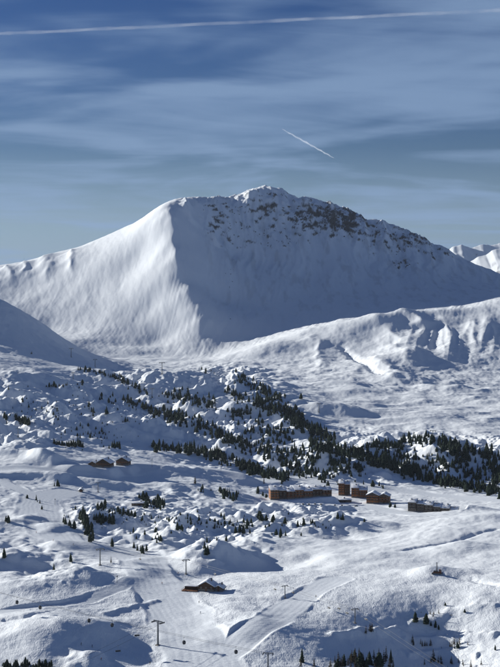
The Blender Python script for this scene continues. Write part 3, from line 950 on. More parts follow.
# where they stand: photo polylines (foot of the trees), spread in photo pixels, count, height range in metres, kinds
ZONES = [
    ('conifer scattered on the upper part of the wooded hillside towards the mountain', 'conifers of the upper hillside', 'sp', [
        ([(118, 378), (145, 394)], 3, 16, 7, 11), ([(163, 394), (190, 399), (215, 406)], 7, 32, 8, 13), ([(228, 394), (245, 399)], 5, 12, 8, 12),
        ([(198, 371), (217, 373)], 3, 6, 7, 11), ([(238, 378), (262, 390), (284, 402)], 6, 36, 8, 12)]),
    ('conifer in the dense belt slanting down the middle of the wooded hillside', 'conifers of the slanting belt', 'sp', [
        ([(124, 400), (150, 411), (180, 420)], 5, 34, 8, 13), ([(165, 415), (200, 427), (230, 439), (250, 449)], 7, 60, 8, 14),
        ([(230, 416), (250, 410)], 7, 14, 8, 12), ([(255, 402), (280, 410), (300, 424)], 8, 60, 9, 13), ([(288, 414), (318, 434), (334, 440)], 8, 60, 9, 14),
        ([(245, 425), (290, 438)], 12, 26, 8, 12)]),
    ('conifer along the foot of the wooded hillside above the road bench', 'conifers above the road bench', 'sp', [
        ([(155, 449), (190, 451), (222, 455)], 4, 38, 9, 14), ([(205, 456), (235, 464), (262, 474)], 5, 36, 9, 14), ([(245, 450), (290, 455), (320, 458)], 10, 34, 9, 13),
        ([(240, 466), (262, 474), (285, 479)], 5, 36, 9, 13), ([(290, 470), (330, 478)], 8, 26, 8, 13), ([(310, 446), (340, 452), (362, 456)], 6, 50, 9, 14), ([(330, 465), (362, 472)], 9, 24, 8, 13)]),
    ('conifer along the crest of the wooded ridge behind the apartment blocks', 'conifers on the ridge crest', 'sp', [
        ([(364, 444), (380, 446), (400, 446)], 4, 20, 9, 13), ([(400, 441), (430, 441), (452, 447), (476, 453), (500, 458)], 6, 46, 9, 15), ([(440, 446), (470, 460)], 9, 26, 9, 14)]),
    ('conifer in the dark belt along the foot of the wooded ridge', 'conifers at the ridge foot', 'sp', [
        ([(360, 458), (390, 466), (420, 476)], 6, 70, 9, 14), ([(420, 478), (445, 483), (470, 488), (500, 493)], 5, 66, 9, 14)]),
    ('conifer standing close behind the timber apartment blocks', 'conifers behind the timber blocks', 'sp', [
        ([(332, 484), (360, 485), (398, 489)], 3, 9, 7, 10), ([(388, 506), (398, 508)], 2, 5, 5, 8), ([(262, 496), (268, 498)], 2, 4, 5, 8)]),
    ('conifer between the white snow faces of the wooded ridge', 'conifers between the snow faces', 'sp', [
        ([(380, 452), (430, 464), (490, 474)], 11, 44, 8, 13), ([(490, 462), (500, 480)], 7, 18, 10, 15)]),
    ('conifer among the snowy knolls below the shaded spur', 'conifers on the knolls below the spur', 'ps', [
        ([(30, 354), (32, 354)], 1, 2, 7, 9), ([(47, 387), (66, 387)], 2, 9, 7, 10), ([(79, 369), (100, 373), (118, 379)], 2, 14, 7, 10),
        ([(88, 404), (96, 417)], 3, 7, 9, 14), ([(105, 413), (108, 413)], 2, 3, 11, 14), ([(98, 396), (102, 398)], 3, 4, 8, 10),
        ([(2, 414), (6, 424)], 3, 5, 9, 12), ([(14, 419), (29, 425)], 3, 10, 9, 12), ([(51, 444), (84, 447)], 2, 12, 9, 12), ([(102, 447), (120, 447)], 2, 9, 9, 12),
        ([(125, 422), (128, 422)], 2, 2, 9, 11), ([(70, 384), (85, 387)], 4, 6, 7, 9), ([(108, 398), (122, 408)], 5, 8, 8, 11), ([(40, 400), (60, 420)], 10, 9, 5, 8),
        ([(70, 430), (110, 436)], 8, 10, 5, 8), ([(10, 390), (30, 400)], 8, 6, 6, 9), ([(0, 400), (60, 412), (130, 425)], 26, 40, 2, 4.5), ([(130, 400), (230, 425)], 24, 30, 2, 4.5)]),
    ('conifer beside the piste below the twin chalets', 'conifers below the twin chalets', 'sp', [
        ([(52, 486), (63, 488)], 2, 4, 8, 11), ([(27, 498), (29, 498)], 1, 2, 7, 9), ([(138, 500), (165, 506)], 5, 15, 7, 11), ([(194, 483), (195, 483)], 1, 1, 10, 11),
        ([(194, 493), (212, 490)], 2, 5, 6, 9), ([(220, 492), (236, 499)], 4, 13, 7, 11), ([(256, 491), (258, 493)], 2, 3, 7, 9), ([(36, 500), (44, 508)], 3, 4, 5, 8)]),
    ('conifer among the lumpy snow knolls in front of the village', 'conifers on the lumpy knolls', 'sp', [
        ([(64, 521), (76, 529)], 4, 9, 7, 10), ([(82, 516), (88, 532), (92, 540)], 4, 14, 8, 12), ([(96, 521), (114, 522)], 4, 10, 7, 10), ([(111, 544), (113, 544)], 2, 3, 7, 10),
        ([(6, 521), (10, 524)], 2, 4, 7, 9), ([(3, 558), (5, 558)], 1, 1, 8, 10), ([(54, 570), (54, 570)], 1, 1, 7, 8), ([(70, 563), (71, 563)], 1, 1, 8, 9),
        ([(131, 549), (149, 553)], 3, 5, 6, 9), ([(146, 540), (162, 540)], 4, 5, 5, 8), ([(170, 529), (184, 530)], 2, 6, 6, 9), ([(205, 546), (209, 556)], 2, 4, 8, 10),
        ([(199, 541), (228, 541)], 3, 4, 6, 8), ([(234, 532), (244, 533)], 2, 4, 8, 10), ([(221, 519), (224, 519)], 2, 2, 6, 8), ([(243, 531), (254, 521)], 3, 6, 7, 10),
        ([(256, 519), (274, 521)], 2, 8, 7, 10), ([(288, 537), (271, 533)], 2, 4, 6, 9), ([(294, 526), (314, 524)], 2, 7, 7, 9), ([(334, 519), (343, 520)], 1, 4, 7, 9),
        ([(364, 522), (366, 522)], 1, 1, 7, 8), ([(100, 508), (135, 517)], 4, 12, 5, 9), ([(150, 518), (250, 528)], 8, 16, 4, 7), ([(120, 533), (200, 538)], 7, 9, 4, 7), ([(60, 516), (200, 524), (330, 524)], 14, 40, 2, 4.5)]),
    ('conifer in the row growing along the foot of the tracked snow hill', 'short conifers at the foot of the hill', 'sp', [
        ([(2, 668), (50, 668)], 3, 22, 3, 6), ([(22, 665), (38, 663)], 2, 5, 4, 6)]),
    ('conifer standing in pairs on the shaded slope below the tracked machine', 'conifers on the shaded slope', 'sp', [
        ([(415, 622), (418, 622)], 1, 2, 7, 9), ([(424, 623), (441, 630)], 2, 8, 6, 9), ([(455, 647), (460, 649)], 2, 3, 5, 7), ([(494, 650), (497, 650)], 1, 1, 4, 5),
        ([(470, 613), (442, 605)], 2, 2, 3, 4)]),
    ('conifer standing among the bare larches of the lower slope', 'conifers among the larches', 'sp', [
        ([(336, 668), (396, 668)], 4, 9, 7, 10), ([(345, 662), (390, 660)], 4, 5, 6, 9)]),
    ('bare brownish larch in the open stand on the shaded lower slope', 'larches of the lower slope', 'l', [
        ([(332, 668), (350, 664), (372, 660), (400, 666)], 4, 26, 6, 10), ([(340, 676), (400, 678)], 5, 14, 7, 11), ([(410, 645), (440, 648), (468, 646)], 4, 16, 4, 7),
        ([(300, 668), (318, 668)], 3, 4, 6, 9), ([(366, 632), (374, 632)], 3, 4, 5, 7), ([(420, 662), (480, 666)], 5, 16, 5, 9), ([(405, 612), (450, 618)], 4, 7, 3, 4)]),
]
SINGLE = [
    (301, 399, 11, 'pine', 'lone dark conifer on the open valley snow beyond the wooded hillside'),
    (111, 563, 6, 'larch', 'lone small bare tree on the sunlit bank beside the lift pylon'),
    (285, 524, 7, 'pine', 'broad dark conifer on the knoll nearest the long timber apartment block'),
    (390, 507, 7, 'spruce', 'dark conifer standing against the end of the gabled timber block'),
    (264, 484, 12, 'larch', 'tall bare tree beside the end wall of the long timber apartment block'),
    (195, 484, 10, 'larch', 'brown bare tree standing alone on the edge of the road bench'),
    (302, 662, 9, 'spruce', 'single dark conifer at the edge of the diagonal groomed piste'),
]
rt = random.Random(4)
SPOTS = []
for label, group, kinds, strokes in ZONES:
    for pl, jit, n, h0, h1 in strokes:
        ln = [math.hypot(pl[i + 1][0] - pl[i][0], pl[i + 1][1] - pl[i][1]) for i in range(len(pl) - 1)]
        for _ in range(n if n < 10 or 'larch' in label else int(n * 3.0)):
            t = rt.random() * sum(ln); i = 0
            while i < len(ln) - 1 and t > ln[i]:
                t -= ln[i]; i += 1
            s = t / (ln[i] + 1e-6)
            px = pl[i][0] + s * (pl[i + 1][0] - pl[i][0]) + rt.gauss(0, jit * 0.45)
            py = pl[i][1] + s * (pl[i + 1][1] - pl[i][1]) + rt.gauss(0, jit * 0.45)
            k = {'s': 'spruce', 'p': 'pine', 'l': 'larch'}[kinds[0] if len(kinds) == 1 else (kinds[0] if rt.random() < 0.45 else kinds[1])]
            g = ground(px, py)
            h = h0 + (h1 - h0) * rt.random() ** 1.2
            h *= rt.uniform(0.72, 0.98) if 'larch' not in label else 1.0
            if rt.random() < 0.38:
                h *= rt.uniform(0.42, 0.75)
            q = (h - h0) / (h1 - h0 + 1e-6)
            size = 'tall' if q > 0.62 else ('short' if q < 0.2 else 'medium-sized')
            form = {'spruce': 'slender dark', 'pine': 'broad dark', 'larch': ''}[k]
            SPOTS.append((h * F / g.y, g, h, k, ' '.join((size + ' ' + form + ' ' + label).split()), group))


def plant(g, h, kind, label, group=None):
    v = rt.randrange(len(TREE[kind]))
    name = {'spruce': 'conifer_tree', 'pine': 'conifer_tree', 'larch': 'larch_tree'}[kind]
    o = empty(name, g, rt.uniform(0, 6.28), label, 'tree', group)
    w = h / 10.0 * rt.uniform(0.75, 1.35)
    o.scale = (w, w, h / 10.0)
    link('crown', TREE[kind][v][2], parent=o)
    link('trunk', TREE[kind][v][3], parent=o)
    return o


SPOTS.sort(key=lambda a: -a[0])
conifers = [s for s in SPOTS if s[3] != 'larch']
larches = [s for s in SPOTS if s[3] == 'larch']
for s in conifers[:292] + larches:
    plant(s[1], s[2], s[3], s[4], s[5])
for (px, py, h, k, lab) in SINGLE:
    plant(ground(px, py), h, k, lab)
# the many smaller ones beyond that
LOW = [conifer(300 + i, 'spruce' if i % 2 else 'pine', 0.7) for i in range(10)]
LV = [(np.array(c.v + t.v), c.f, t.f, len(c.v)) for c, t in LOW]
vs, fs, mi, base = [], [], [], 0
for s in conifers[292:]:
    V, cf, tf, nc = LV[rt.randrange(len(LV))]
    a = rt.uniform(0, 6.28); w = s[2] / 10 * rt.uniform(0.75, 1.4)
    R_ = np.array([[math.cos(a) * w, -math.sin(a) * w, 0], [math.sin(a) * w, math.cos(a) * w, 0], [0, 0, s[2] / 10]])
    vs.append(V @ R_.T + np.array(s[1]))
    fs += [tuple(i + base for i in f) for f in cf] + [tuple(i + base + nc for i in f) for f in tf]
    mi += [0] * len(cf) + [1] * len(tf)
    base += len(V)
if vs:
    me = bpy.data.meshes.new('conifer_wood')
    me.from_pydata(np.concatenate(vs).tolist(), [], fs)
    me.materials.append(FOL); me.materials.append(BARK)
    me.polygons.foreach_set('material_index', mi)
    link('conifer_wood', me, kind='stuff', label='scattered dark conifers filling the wooded hillside and ridge behind the larger ones', cat='trees')
# ------------------------------------------------------------------ buildings
TIMBER = mat('timber_cladding', (0.20, 0.085, 0.038), 0.75, var=0.5, scale=0.25)
TIMBER_O = mat('orange_timber', (0.30, 0.125, 0.05), 0.75, var=0.5, scale=0.25)
TIMBER_D = mat('dark_timber', (0.085, 0.048, 0.030), 0.8, var=0.3, scale=0.4)
STONE = mat('stone_wall', (0.20, 0.18, 0.16), 0.85, var=0.3, scale=0.8)
GREYW = mat('grey_render', (0.16, 0.14, 0.125), 0.85, var=0.2, scale=0.4)
SNOW = mat('roof_snow', (0.86, 0.885, 0.915), 0.8, var=0.04, scale=0.3, spec=0.1)
ROOFD = mat('roof_edge', (0.07, 0.055, 0.048), 0.8, var=0.2)
GLASS = mat('window_glass', (0.025, 0.032, 0.042), 0.12, spec=0.6)
FRAME = mat('window_frame', (0.30, 0.22, 0.15), 0.6)
STEEL = mat('galvanised_steel', (0.20, 0.21, 0.22), 0.5, metal=0.6, var=0.15)
DARKM = mat('dark_metal', (0.030, 0.032, 0.036), 0.5, spec=0.4)
ROPE = mat('steel_rope', (0.08, 0.08, 0.085), 0.5, metal=0.5)

def window_mesh(w, h):
    m = MB()
    m.box(-w / 2, w / 2, -0.10, 0.05, -h / 2, h / 2, 0)
    m.box(-w / 2 + 0.12, w / 2 - 0.12, -0.12, -0.05, -h / 2 + 0.12, h / 2 - 0.12, 1)
    return m.mesh('window', FRAME, GLASS)


WIN = {'small': window_mesh(1.3, 1.4), 'door': window_mesh(1.9, 2.1), 'wide': window_mesh(2.6, 1.7)}


def snow_slab(m, x0, x1, y0, y1, z, t, mi):
    """rounded layer of snow on a level roof"""
    n = 8
    xs = np.linspace(x0, x1, n); ys = np.linspace(y0, y1, 5)
    top = []
    for j, y in enumerate(ys):
        for i, x in enumerate(xs):
            e = min(1.0, min(i, n - 1 - i, ) * 0.8 + 0.45) * min(1.0, min(j, 4 - j) * 0.8 + 0.45)
            top.append((x, y, z + t * e * (0.85 + 0.3 * random.random())))
    fs = [(j * n + i, j * n + i + 1, (j + 1) * n + i + 1, (j + 1) * n + i) for j in range(4) for i in range(n - 1)]
    m.add(top, fs, mi)
    # skirt
    edge = [i for i in range(n)] + [j * n + n - 1 for j in range(1, 5)] + [4 * n + i for i in range(n - 2, -1, -1)] + [j * n for j in range(3, 0, -1)]
    vs = [top[e] for e in edge] + [(top[e][0], top[e][1], z - 0.02) for e in edge]
    k = len(edge)
    m.add(vs, [(i, i + k, (i + 1) % k + k, (i + 1) % k) for i in range(k)], mi)


def apartment(key, wall0, label, group=None, name='apartment_building', storey=2.7, gable=False, winstep=3.2, flat=False):
    """blocks of one building; the facade faces -y before turning"""
    px, py, rz, blocks = BLD[key]
    g = Vector((BG[key][0], BG[key][1], BG[key][2] + ZC))
    o = empty(name, g, math.radians(rz), label, 'building', group)
    for bi, (x, w, d, h, z, y) in enumerate(blocks):
        wall = wall0 if wall0 is not TIMBER else (TIMBER, TIMBER_O, TIMBER, TIMBER_D)[(bi * 3 + len(key)) % 4] if bi else TIMBER_O
        m = MB()
        rise = (0.06 if flat else 0.24) * d
        m.add([(x, y, z - 6), (x + w, y, z - 6), (x + w, y + d, z - 6), (x, y + d, z - 6), (x, y, z + h), (x + w, y, z + h), (x + w, y + d, z + h + rise), (x, y + d, z + h + rise)] if not gable else
              [(x, y, z - 6), (x + w, y, z - 6), (x + w, y + d, z - 6), (x, y + d, z - 6), (x, y, z + h), (x + w, y, z + h), (x + w, y + d, z + h), (x, y + d, z + h)],
              [(0, 3, 2, 1), (4, 5, 6, 7), (0, 1, 5, 4), (1, 2, 6, 5), (2, 3, 7, 6), (3, 0, 4, 7)])
        link('wall', m.mesh('wall', wall), parent=o)
        m = MB(); m.box(x - 0.06, x + w + 0.06, y - 0.08, y + d + 0.06, z - 5.5, z + 1.2, 0)
        link('stone_base', m.mesh('stone_base', STONE), parent=o)
        m = MB(); s = MB()
        if gable:
            rs = 0.24 * w
            ov = 1.0
            cx = x + w / 2
            m.prism([(x - ov, z + h - 0.3), (x + w + ov, z + h - 0.3), (x + w + ov, z + h), (cx, z + h + rs), (x - ov, z + h)], y - 1.2, y + d + 0.8, 0)
            r_ = link('roof', m.mesh('roof', ROOFD), parent=o)
            t = 0.8
            s.prism([(x - ov + 0.1, z + h + 0.02), (cx, z + h + rs + 0.02), (x + w + ov - 0.1, z + h + 0.02), (x + w + ov - 0.3, z + h + t * 0.7), (cx + 0.6, z + h + rs + t),
                     (cx - 0.6, z + h + rs + t), (x - ov + 0.3, z + h + t * 0.7)][::-1], y - 1.0, y + d + 0.6, 0)
            link('roof_snow', s.mesh('roof_snow', SNOW), parent=r_)
        else:
            ov = 1.0
            k = rise / d
            def tilt(x0, x1, y0, y1, z0, z1):
                return [(x0, y0, z0 + k * (y0 - y)), (x1, y0, z0 + k * (y0 - y)), (x1, y1, z0 + k * (y1 - y)), (x0, y1, z0 + k * (y1 - y)),
                        (x0, y0, z1 + k * (y0 - y)), (x1, y0, z1 + k * (y0 - y)), (x1, y1, z1 + k * (y1 - y)), (x0, y1, z1 + k * (y1 - y))]
            BX = [(0, 3, 2, 1), (4, 5, 6, 7), (0, 1, 5, 4), (1, 2, 6, 5), (2, 3, 7, 6), (3, 0, 4, 7)]
            m.add(tilt(x - 0.4, x + w + 0.4, y - ov, y + d + 0.5, z + h + 0.01, z + h + 0.3), BX)
            r_ = link('roof', m.mesh('roof', ROOFD), parent=o)
            nx, ny = 7, 6
            rows_ = []
            for j in range(ny):
                for i in range(nx):
                    xx = x - 0.3 + (w + 0.6) * i / (nx - 1); yy = y - ov + 0.1 + (d + ov + 0.3) * j / (ny - 1)
                    e = (0.5 if i in (0, nx - 1) else 1.0) * (0.5 if j in (0, ny - 1) else 1.0)
                    rows_.append((xx, yy, z + h + 0.3 + k * (yy - y) + 0.9 * e * random.uniform(0.75, 1.2)))
            fs_ = [(j * nx + i, j * nx + i + 1, (j + 1) * nx + i + 1, (j + 1) * nx + i) for j in range(ny - 1) for i in range(nx - 1)]
            s.add(rows_, fs_)
            edge = list(range(nx)) + [j * nx + nx - 1 for j in range(1, ny)] + [(ny - 1) * nx + i for i in range(nx - 2, -1, -1)] + [j * nx for j in range(ny - 2, 0, -1)]
            kk = len(edge)
            s.add([rows_[e] for e in edge] + [(rows_[e][0], rows_[e][1], z + h + 0.28 + k * (rows_[e][1] - y)) for e in edge], [(i, i + kk, (i + 1) % kk + kk, (i + 1) % kk) for i in range(kk)])
            link('roof_snow', s.mesh('roof_snow', SNOW, smooth_=True), parent=r_)
            ch = MB(); cx = x + w * random.uniform(0.25, 0.75); yc = y + d * random.uniform(0.3, 0.7); zt = z + h + k * (yc - y)
            ch.box(cx - 0.8, cx + 0.8, yc, yc + 1.6, zt, zt + 2.2, 0)
            ch.box(cx - 1.0, cx + 1.0, yc - 0.2, yc + 1.8, zt + 2.2, zt + 3.0, 1)
            link('chimney', ch.mesh('chimney', STONE, SNOW), parent=r_)
        nf = max(1, int((h - 0.2) / storey))
        nw = max(2, int(w / winstep))
        for f in range(nf):
            zc = z + 1.5 + f * storey
            if f > 0:
                b = MB()
                b.box(x + 0.3, x + w - 0.3, y - 1.5, y - 0.02, zc - 1.3, zc - 1.15, 0)
                b.box(x + 0.3, x + w - 0.3, y - 1.52, y - 1.42, zc - 1.15, zc - 0.35, 1)
                for q in range(nw + 1):
                    xx = x + 0.3 + (w - 0.75) * q / nw
                    b.box(xx, xx + 0.15, y - 1.48, y - 0.02, zc - 1.15, zc + storey - 1.31, 0)
                link('balcony', b.mesh('balcony', TIMBER_D, wall), parent=o)
            for q in range(nw):
                wi = link('window', WIN['door' if f > 0 else 'small'], parent=o)
                wi.location = (x + (q + 0.5) * w / nw, y - 0.02, zc)
            if bi == 0 and d > 8:                         # end wall
                for q in range(2):
                    wi = link('window', WIN['small'], parent=o)
                    wi.location = (x - 0.02, y + d * (0.3 + 0.4 * q), zc); wi.rotation_euler = (0, 0, -math.pi / 2)
    m = MB(); x, w, d, h, z, y = blocks[-1]
    m.box(x + w * 0.5 - 0.6, x + w * 0.5 + 0.6, y - 0.2, y - 0.14, z, z + 2.2, 0)
    link('door', m.mesh('door', TIMBER_D), parent=o)
    return o


apartment('long', TIMBER, 'long orange timber apartment block with stepped snowy roofs and balconies')
apartment('tall', TIMBER, 'tall square timber apartment block behind the low snow-roofed hall')
apartment('mid', TIMBER, 'two-part timber apartment block between the tall block and the gabled block')
apartment('gable', TIMBER, 'orange timber block with snowy gabled roofs nearest the grey terraced blocks', gable=True)
apartment('hall', TIMBER_D, 'low dark hall with flat snow-covered roof in front of timber blocks', name='low_hall', flat=True)
apartment('grey', GREYW, 'row of dark grey terraced apartment blocks with snow-capped chimneys')
apartment('shed', TIMBER_D, 'long low shed with snow roof among the knolls below the road bench', name='long_shed', flat=True)


def chalet(px, py, rz, w, d, h, label, wing=None, group=None, terrace=False, key=None):
    g = Vector((BG[key][0], BG[key][1], BG[key][2] + ZC)) if key else ground(px, py)
    o = empty('chalet', g, math.radians(rz), label, 'chalet', group)
    parts = [(-w / 2, w, d, h, 0)] + ([wing] if wing else [])
    for (x, ww, dd, hh, yo) in parts:
        m = MB(); m.box(x - 0.1, x + ww + 0.1, yo - 0.1, yo + dd + 0.1, -5, 1.7)
        link('stone_base', m.mesh('stone_base', STONE), parent=o)
        rise = 0.27 * ww
        cx = x + ww / 2
        m = MB(); m.prism([(x, 1.4), (x + ww, 1.4), (x + ww, hh), (cx, hh + rise * 0.93), (x, hh)], yo, yo + dd)
        link('wall', m.mesh('wall', TIMBER_D), parent=o)
        ov = 1.3
        k = rise / (ww / 2)
        m = MB()
        m.prism([(x - ov, hh - ov * k), (x - ov, hh - ov * k - 0.25), (cx, hh + rise - 0.25), (x + ww + ov, hh - ov * k - 0.25), (x + ww + ov, hh - ov * k), (cx, hh + rise)][::-1], yo - 1.6, yo + dd + 0.8)
        r_ = link('roof', m.mesh('roof', ROOFD), parent=o)
        s = MB(); t = 0.75
        a = 0.25
        s.prism([(x - ov + a, hh - (ov - a) * k + 0.02), (cx, hh + rise + 0.02), (x + ww + ov - a, hh - (ov - a) * k + 0.02), (x + ww + ov - a - 0.2, hh - ov * k + t * 0.85),
                 (cx + 0.5, hh + rise + t * 0.9), (cx - 0.5, hh + rise + t * 0.9), (x - ov + a + 0.2, hh - ov * k + t * 0.85)][::-1], yo - 1.35, yo + dd + 0.6)
        link('roof_snow', s.mesh('roof_snow', SNOW), parent=r_)
        c = MB(); c.box(cx + ww * 0.2, cx + ww * 0.2 + 0.9, yo + dd * 0.55, yo + dd * 0.55 + 0.9, hh, hh + rise + 1.5, 0)
        c.box(cx + ww * 0.2 - 0.1, cx + ww * 0.2 + 1.0, yo + dd * 0.55 - 0.1, yo + dd * 0.55 + 1.0, hh + rise + 1.5, hh + rise + 1.8, 1)
        link('chimney', c.mesh('chimney', STONE, SNOW), parent=r_)
        n = max(2, int(ww / 3))
        for f in range(2 if hh > 4.5 else 1):
            for q in range(n):
                wi = link('window', WIN['small'], parent=o)
                wi.location = (x + (q + 0.5) * ww / n, yo - 0.02, 2.7 + 2.6 * f)
        b = MB(); b.box(x + 0.2, x + ww - 0.2, yo - 1.4, yo - 0.02, 3.75, 3.9); b.box(x + 0.2, x + ww - 0.2, yo - 1.45, yo - 1.33, 3.9, 4.8)
        if hh > 4.5:
            link('balcony', b.mesh('balcony', TIMBER), parent=o)
        dd_ = MB(); dd_.box(cx - 0.6, cx + 0.6, yo - 0.2, yo - 0.02 - 0.1, 0, 2.1)
        link('door', dd_.mesh('door', TIMBER), parent=o)
    if terrace:
        m = MB(); m.box(-w / 2 - 12, -w / 2 - 0.2, -3.0, 5.5, -4, 0.5, 0)
        link('terrace', m.mesh('terrace', TIMBER), parent=o)
        m = MB()
        m.box(-w / 2 - 12, -w / 2 - 0.2, -3.05, -2.95, 1.35, 1.5); m.box(-w / 2 - 12.05, -w / 2 - 11.95, -3.05, 5.5, 1.35, 1.5)
        for i in range(9):
            x = -w / 2 - 12 + i * 1.45
            m.box(x, x + 0.12, -3.04, -2.94, 0.5, 1.35)
        link('railing', m.mesh('railing', TIMBER_D), parent=o)
        m = MB(); m.box(-w / 2 - 11, -w / 2 - 0.2, 2.5, 5.5, 0.5, 2.7, 0)
        link('side_wing', m.mesh('side_wing', TIMBER_D), parent=o)
        m = MB(); snow_slab(m, -w / 2 - 11.3, -w / 2 - 0.2, 2.1, 5.7, 2.72, 0.6, 0)
        link('roof_snow', m.mesh('roof_snow', SNOW, smooth_=True), parent=o)
    return o


chalet(103, 467.5, -14, 17, 14, 5.6, 'dark timber chalet with snowy gable roof and a lower side wing', key='chalet_a', wing=(-19.5, 11, 10, 3.6, 2.0))
chalet(122, 465.5, -10, 15, 13, 5.8, 'smaller dark timber chalet standing behind its twin by the road bench', key='chalet_b')
chalet(206, 591.5, -12, 11.5, 10, 4.2, 'mountain restaurant chalet with snowy roof and a long timber terrace beside piste', key='restaurant', wing=(5.9, 6, 7, 2.8, 2.0), terrace=True)
chalet(81, 492, 8, 4.0, 4, 2.4, 'tiny dark hut in the sunlit hollow beside the chairlift pylon')

# ------------------------------------------------------------------ lifts
def pylon(px, py, hpx, rz, label, arms=True, group='lift pylons'):
    g = ground(px, py, 0.3)
    h = hpx * g.y / F
    o = empty('lift_pylon', g, math.radians(rz), label, 'pylon', group)
    s = h / 13.0
    m = MB(); m.tube((0, 0, -1.0), (0, 0, h), 0.52 * s + 0.05, 0.30 * s + 0.05, 10)
    link('mast', m.mesh('mast', STEEL, smooth_=False), parent=o)
    m = MB(); m.box(-1.1 * s, 1.1 * s, -1.1 * s, 1.1 * s, -2.0, 0.55)
    link('footing', m.mesh('footing', STONE), parent=o)
    if arms:
        aw = 3.1 * s
        m = MB(); m.box(-aw, aw, -0.22 * s, 0.22 * s, h - 0.55 * s, h - 0.05 * s)
        m.tube((-aw * 0.55, 0, h - 0.5 * s), (0, 0, h - 1.8 * s), 0.12 * s, 0.12 * s, 5)
        m.tube((aw * 0.55, 0, h - 0.5 * s), (0, 0, h - 1.8 * s), 0.12 * s, 0.12 * s, 5)
        link('crossarm', m.mesh('crossarm', STEEL), parent=o)
        for sx in (-1, 1):
            m = MB(); x = sx * aw * 0.93
            m.box(x - 0.14 * s, x + 0.14 * s, -1.9 * s, 1.9 * s, h - 0.95 * s, h - 0.60 * s)
            for k in range(5):
                yy = (-1.6 + 0.8 * k) * s
                m.tube((x - 0.18 * s, yy, h - 1.0 * s), (x + 0.18 * s, yy, h - 1.0 * s), 0.3 * s, 0.3 * s, 8)
            link('sheave_train', m.mesh('sheave_train', DARKM), parent=o)
        m = MB()
        for sx in (-0.22, 0.22):
            m.tube((sx * s, -0.62 * s, 0.5), (sx * s, -0.45 * s, h - 0.4 * s), 0.04 * s + 0.01, 0.04 * s + 0.01, 4)
        for k in range(int(h / 0.9)):
            z = 0.8 + k * 0.9
            m.tube((-0.22 * s, -0.6 * s, z), (0.22 * s, -0.6 * s, z), 0.03, 0.03, 4)
        link('ladder', m.mesh('ladder', STEEL), parent=o)
    c, sn = math.cos(math.radians(rz)), math.sin(math.radians(rz))
    top = g + Vector((0, 0, h - 0.7 * s))
    ax = 3.1 * s * 0.93
    return top + Vector((-ax * c, -ax * sn, 0)), top + Vector((ax * c, ax * sn, 0))


def rope(points, label, sag=1.0, r=0.06):
    m = MB()
    ps = []
    for a, b in zip(points[:-1], points[1:]):
        n = 10
        for i in range(n):
            t = i / n
            ps.append(a.lerp(b, t) - Vector((0, 0, sag * 4 * t * (1 - t))))
    ps.append(points[-1])
    rings = [[p + Vector((r * math.cos(q), 0, r * math.sin(q))) for q in (0, 1.57, 3.14, 4.71)] for p in ps]
    m.rings(rings)
    link('lift_rope', m.mesh('lift_rope', ROPE), label=label, cat='cable', group='lift ropes')
    return ps


def rope_at(ps, px):
    pxs = [250 + F * p.x / p.y for p in ps]
    for i in range(len(ps) - 1):
        a, b = pxs[i], pxs[i + 1]
        if min(a, b) <= px <= max(a, b):
            return ps[i].lerp(ps[i + 1], (px - a) / (b - a + 1e-9))
    return ps[0]


def cabin_meshes():
    w, l, h = 1.9, 2.1, 2.2
    rings = []
    for z, k in ((0, 0.72), (0.25, 0.9), (0.9, 1.0), (1.5, 0.98), (2.0, 0.84), (2.2, 0.6)):
        ring = []
        for i in range(12):
            a = 2 * math.pi * i / 12 + math.pi / 12
            e = 0.5
            ring.append((k * w / 2 * math.copysign(abs(math.cos(a)) ** e, math.cos(a)), k * l / 2 * math.copysign(abs(math.sin(a)) ** e, math.sin(a)), -4.2 + z))
        rings.append(ring)
    b = MB(); b.rings(rings)
    win = MB()
    for sx in (-1, 1):
        win.box(sx * (w / 2 - 0.02) - 0.02, sx * (w / 2 - 0.02) + 0.02, -0.75, 0.75, -3.35, -2.45)
        win.box(-0.7, 0.7, sx * (l / 2 - 0.02) - 0.02, sx * (l / 2 - 0.02) + 0.02, -3.35, -2.45)
    hg = MB(); hg.tube((0, 0, -2.1), (0, 0, 0.12), 0.07, 0.06, 6); hg.box(-0.14, 0.14, -0.35, 0.35, -0.06, 0.16)
    return b.mesh('cabin_body', DARKM), win.mesh('cabin_window', GLASS), hg.mesh('hanger', STEEL)


CAB = cabin_meshes()


def chair_meshes():
    s = MB(); s.box(-1.6, 1.6, -0.45, 0.1, -3.55, -3.42)
    b = MB(); b.box(-1.6, 1.6, 0.1, 0.2, -3.45, -2.75)
    h = MB(); h.tube((0, 0.1, 0.1), (0, 0.3, -1.0), 0.06, 0.06, 5); h.tube((0, 0.3, -1.0), (0, 0.25, -2.6), 0.06, 0.06, 5)
    h.tube((-1.5, 0.2, -2.6), (1.5, 0.2, -2.6), 0.05, 0.05, 5)
    for x in (-1.5, 1.5):
        h.tube((x, 0.2, -2.6), (x, 0.15, -3.5), 0.045, 0.045, 5)
    h.box(-0.12, 0.12, -0.2, 0.4, -0.05, 0.16)
    f = MB(); f.tube((-1.4, -0.6, -3.0), (1.4, -0.6, -3.0), 0.04, 0.04, 5); f.tube((-1.4, -0.6, -3.0), (-1.4, 0.12, -2.9), 0.03, 0.03, 4); f.tube((1.4, -0.6, -3.0), (1.4, 0.12, -2.9), 0.03, 0.03, 4)
    return s.mesh('seat', DARKM), b.mesh('backrest', DARKM), h.mesh('hanger', STEEL), f.mesh('safety_bar', STEEL)


CHA = chair_meshes()


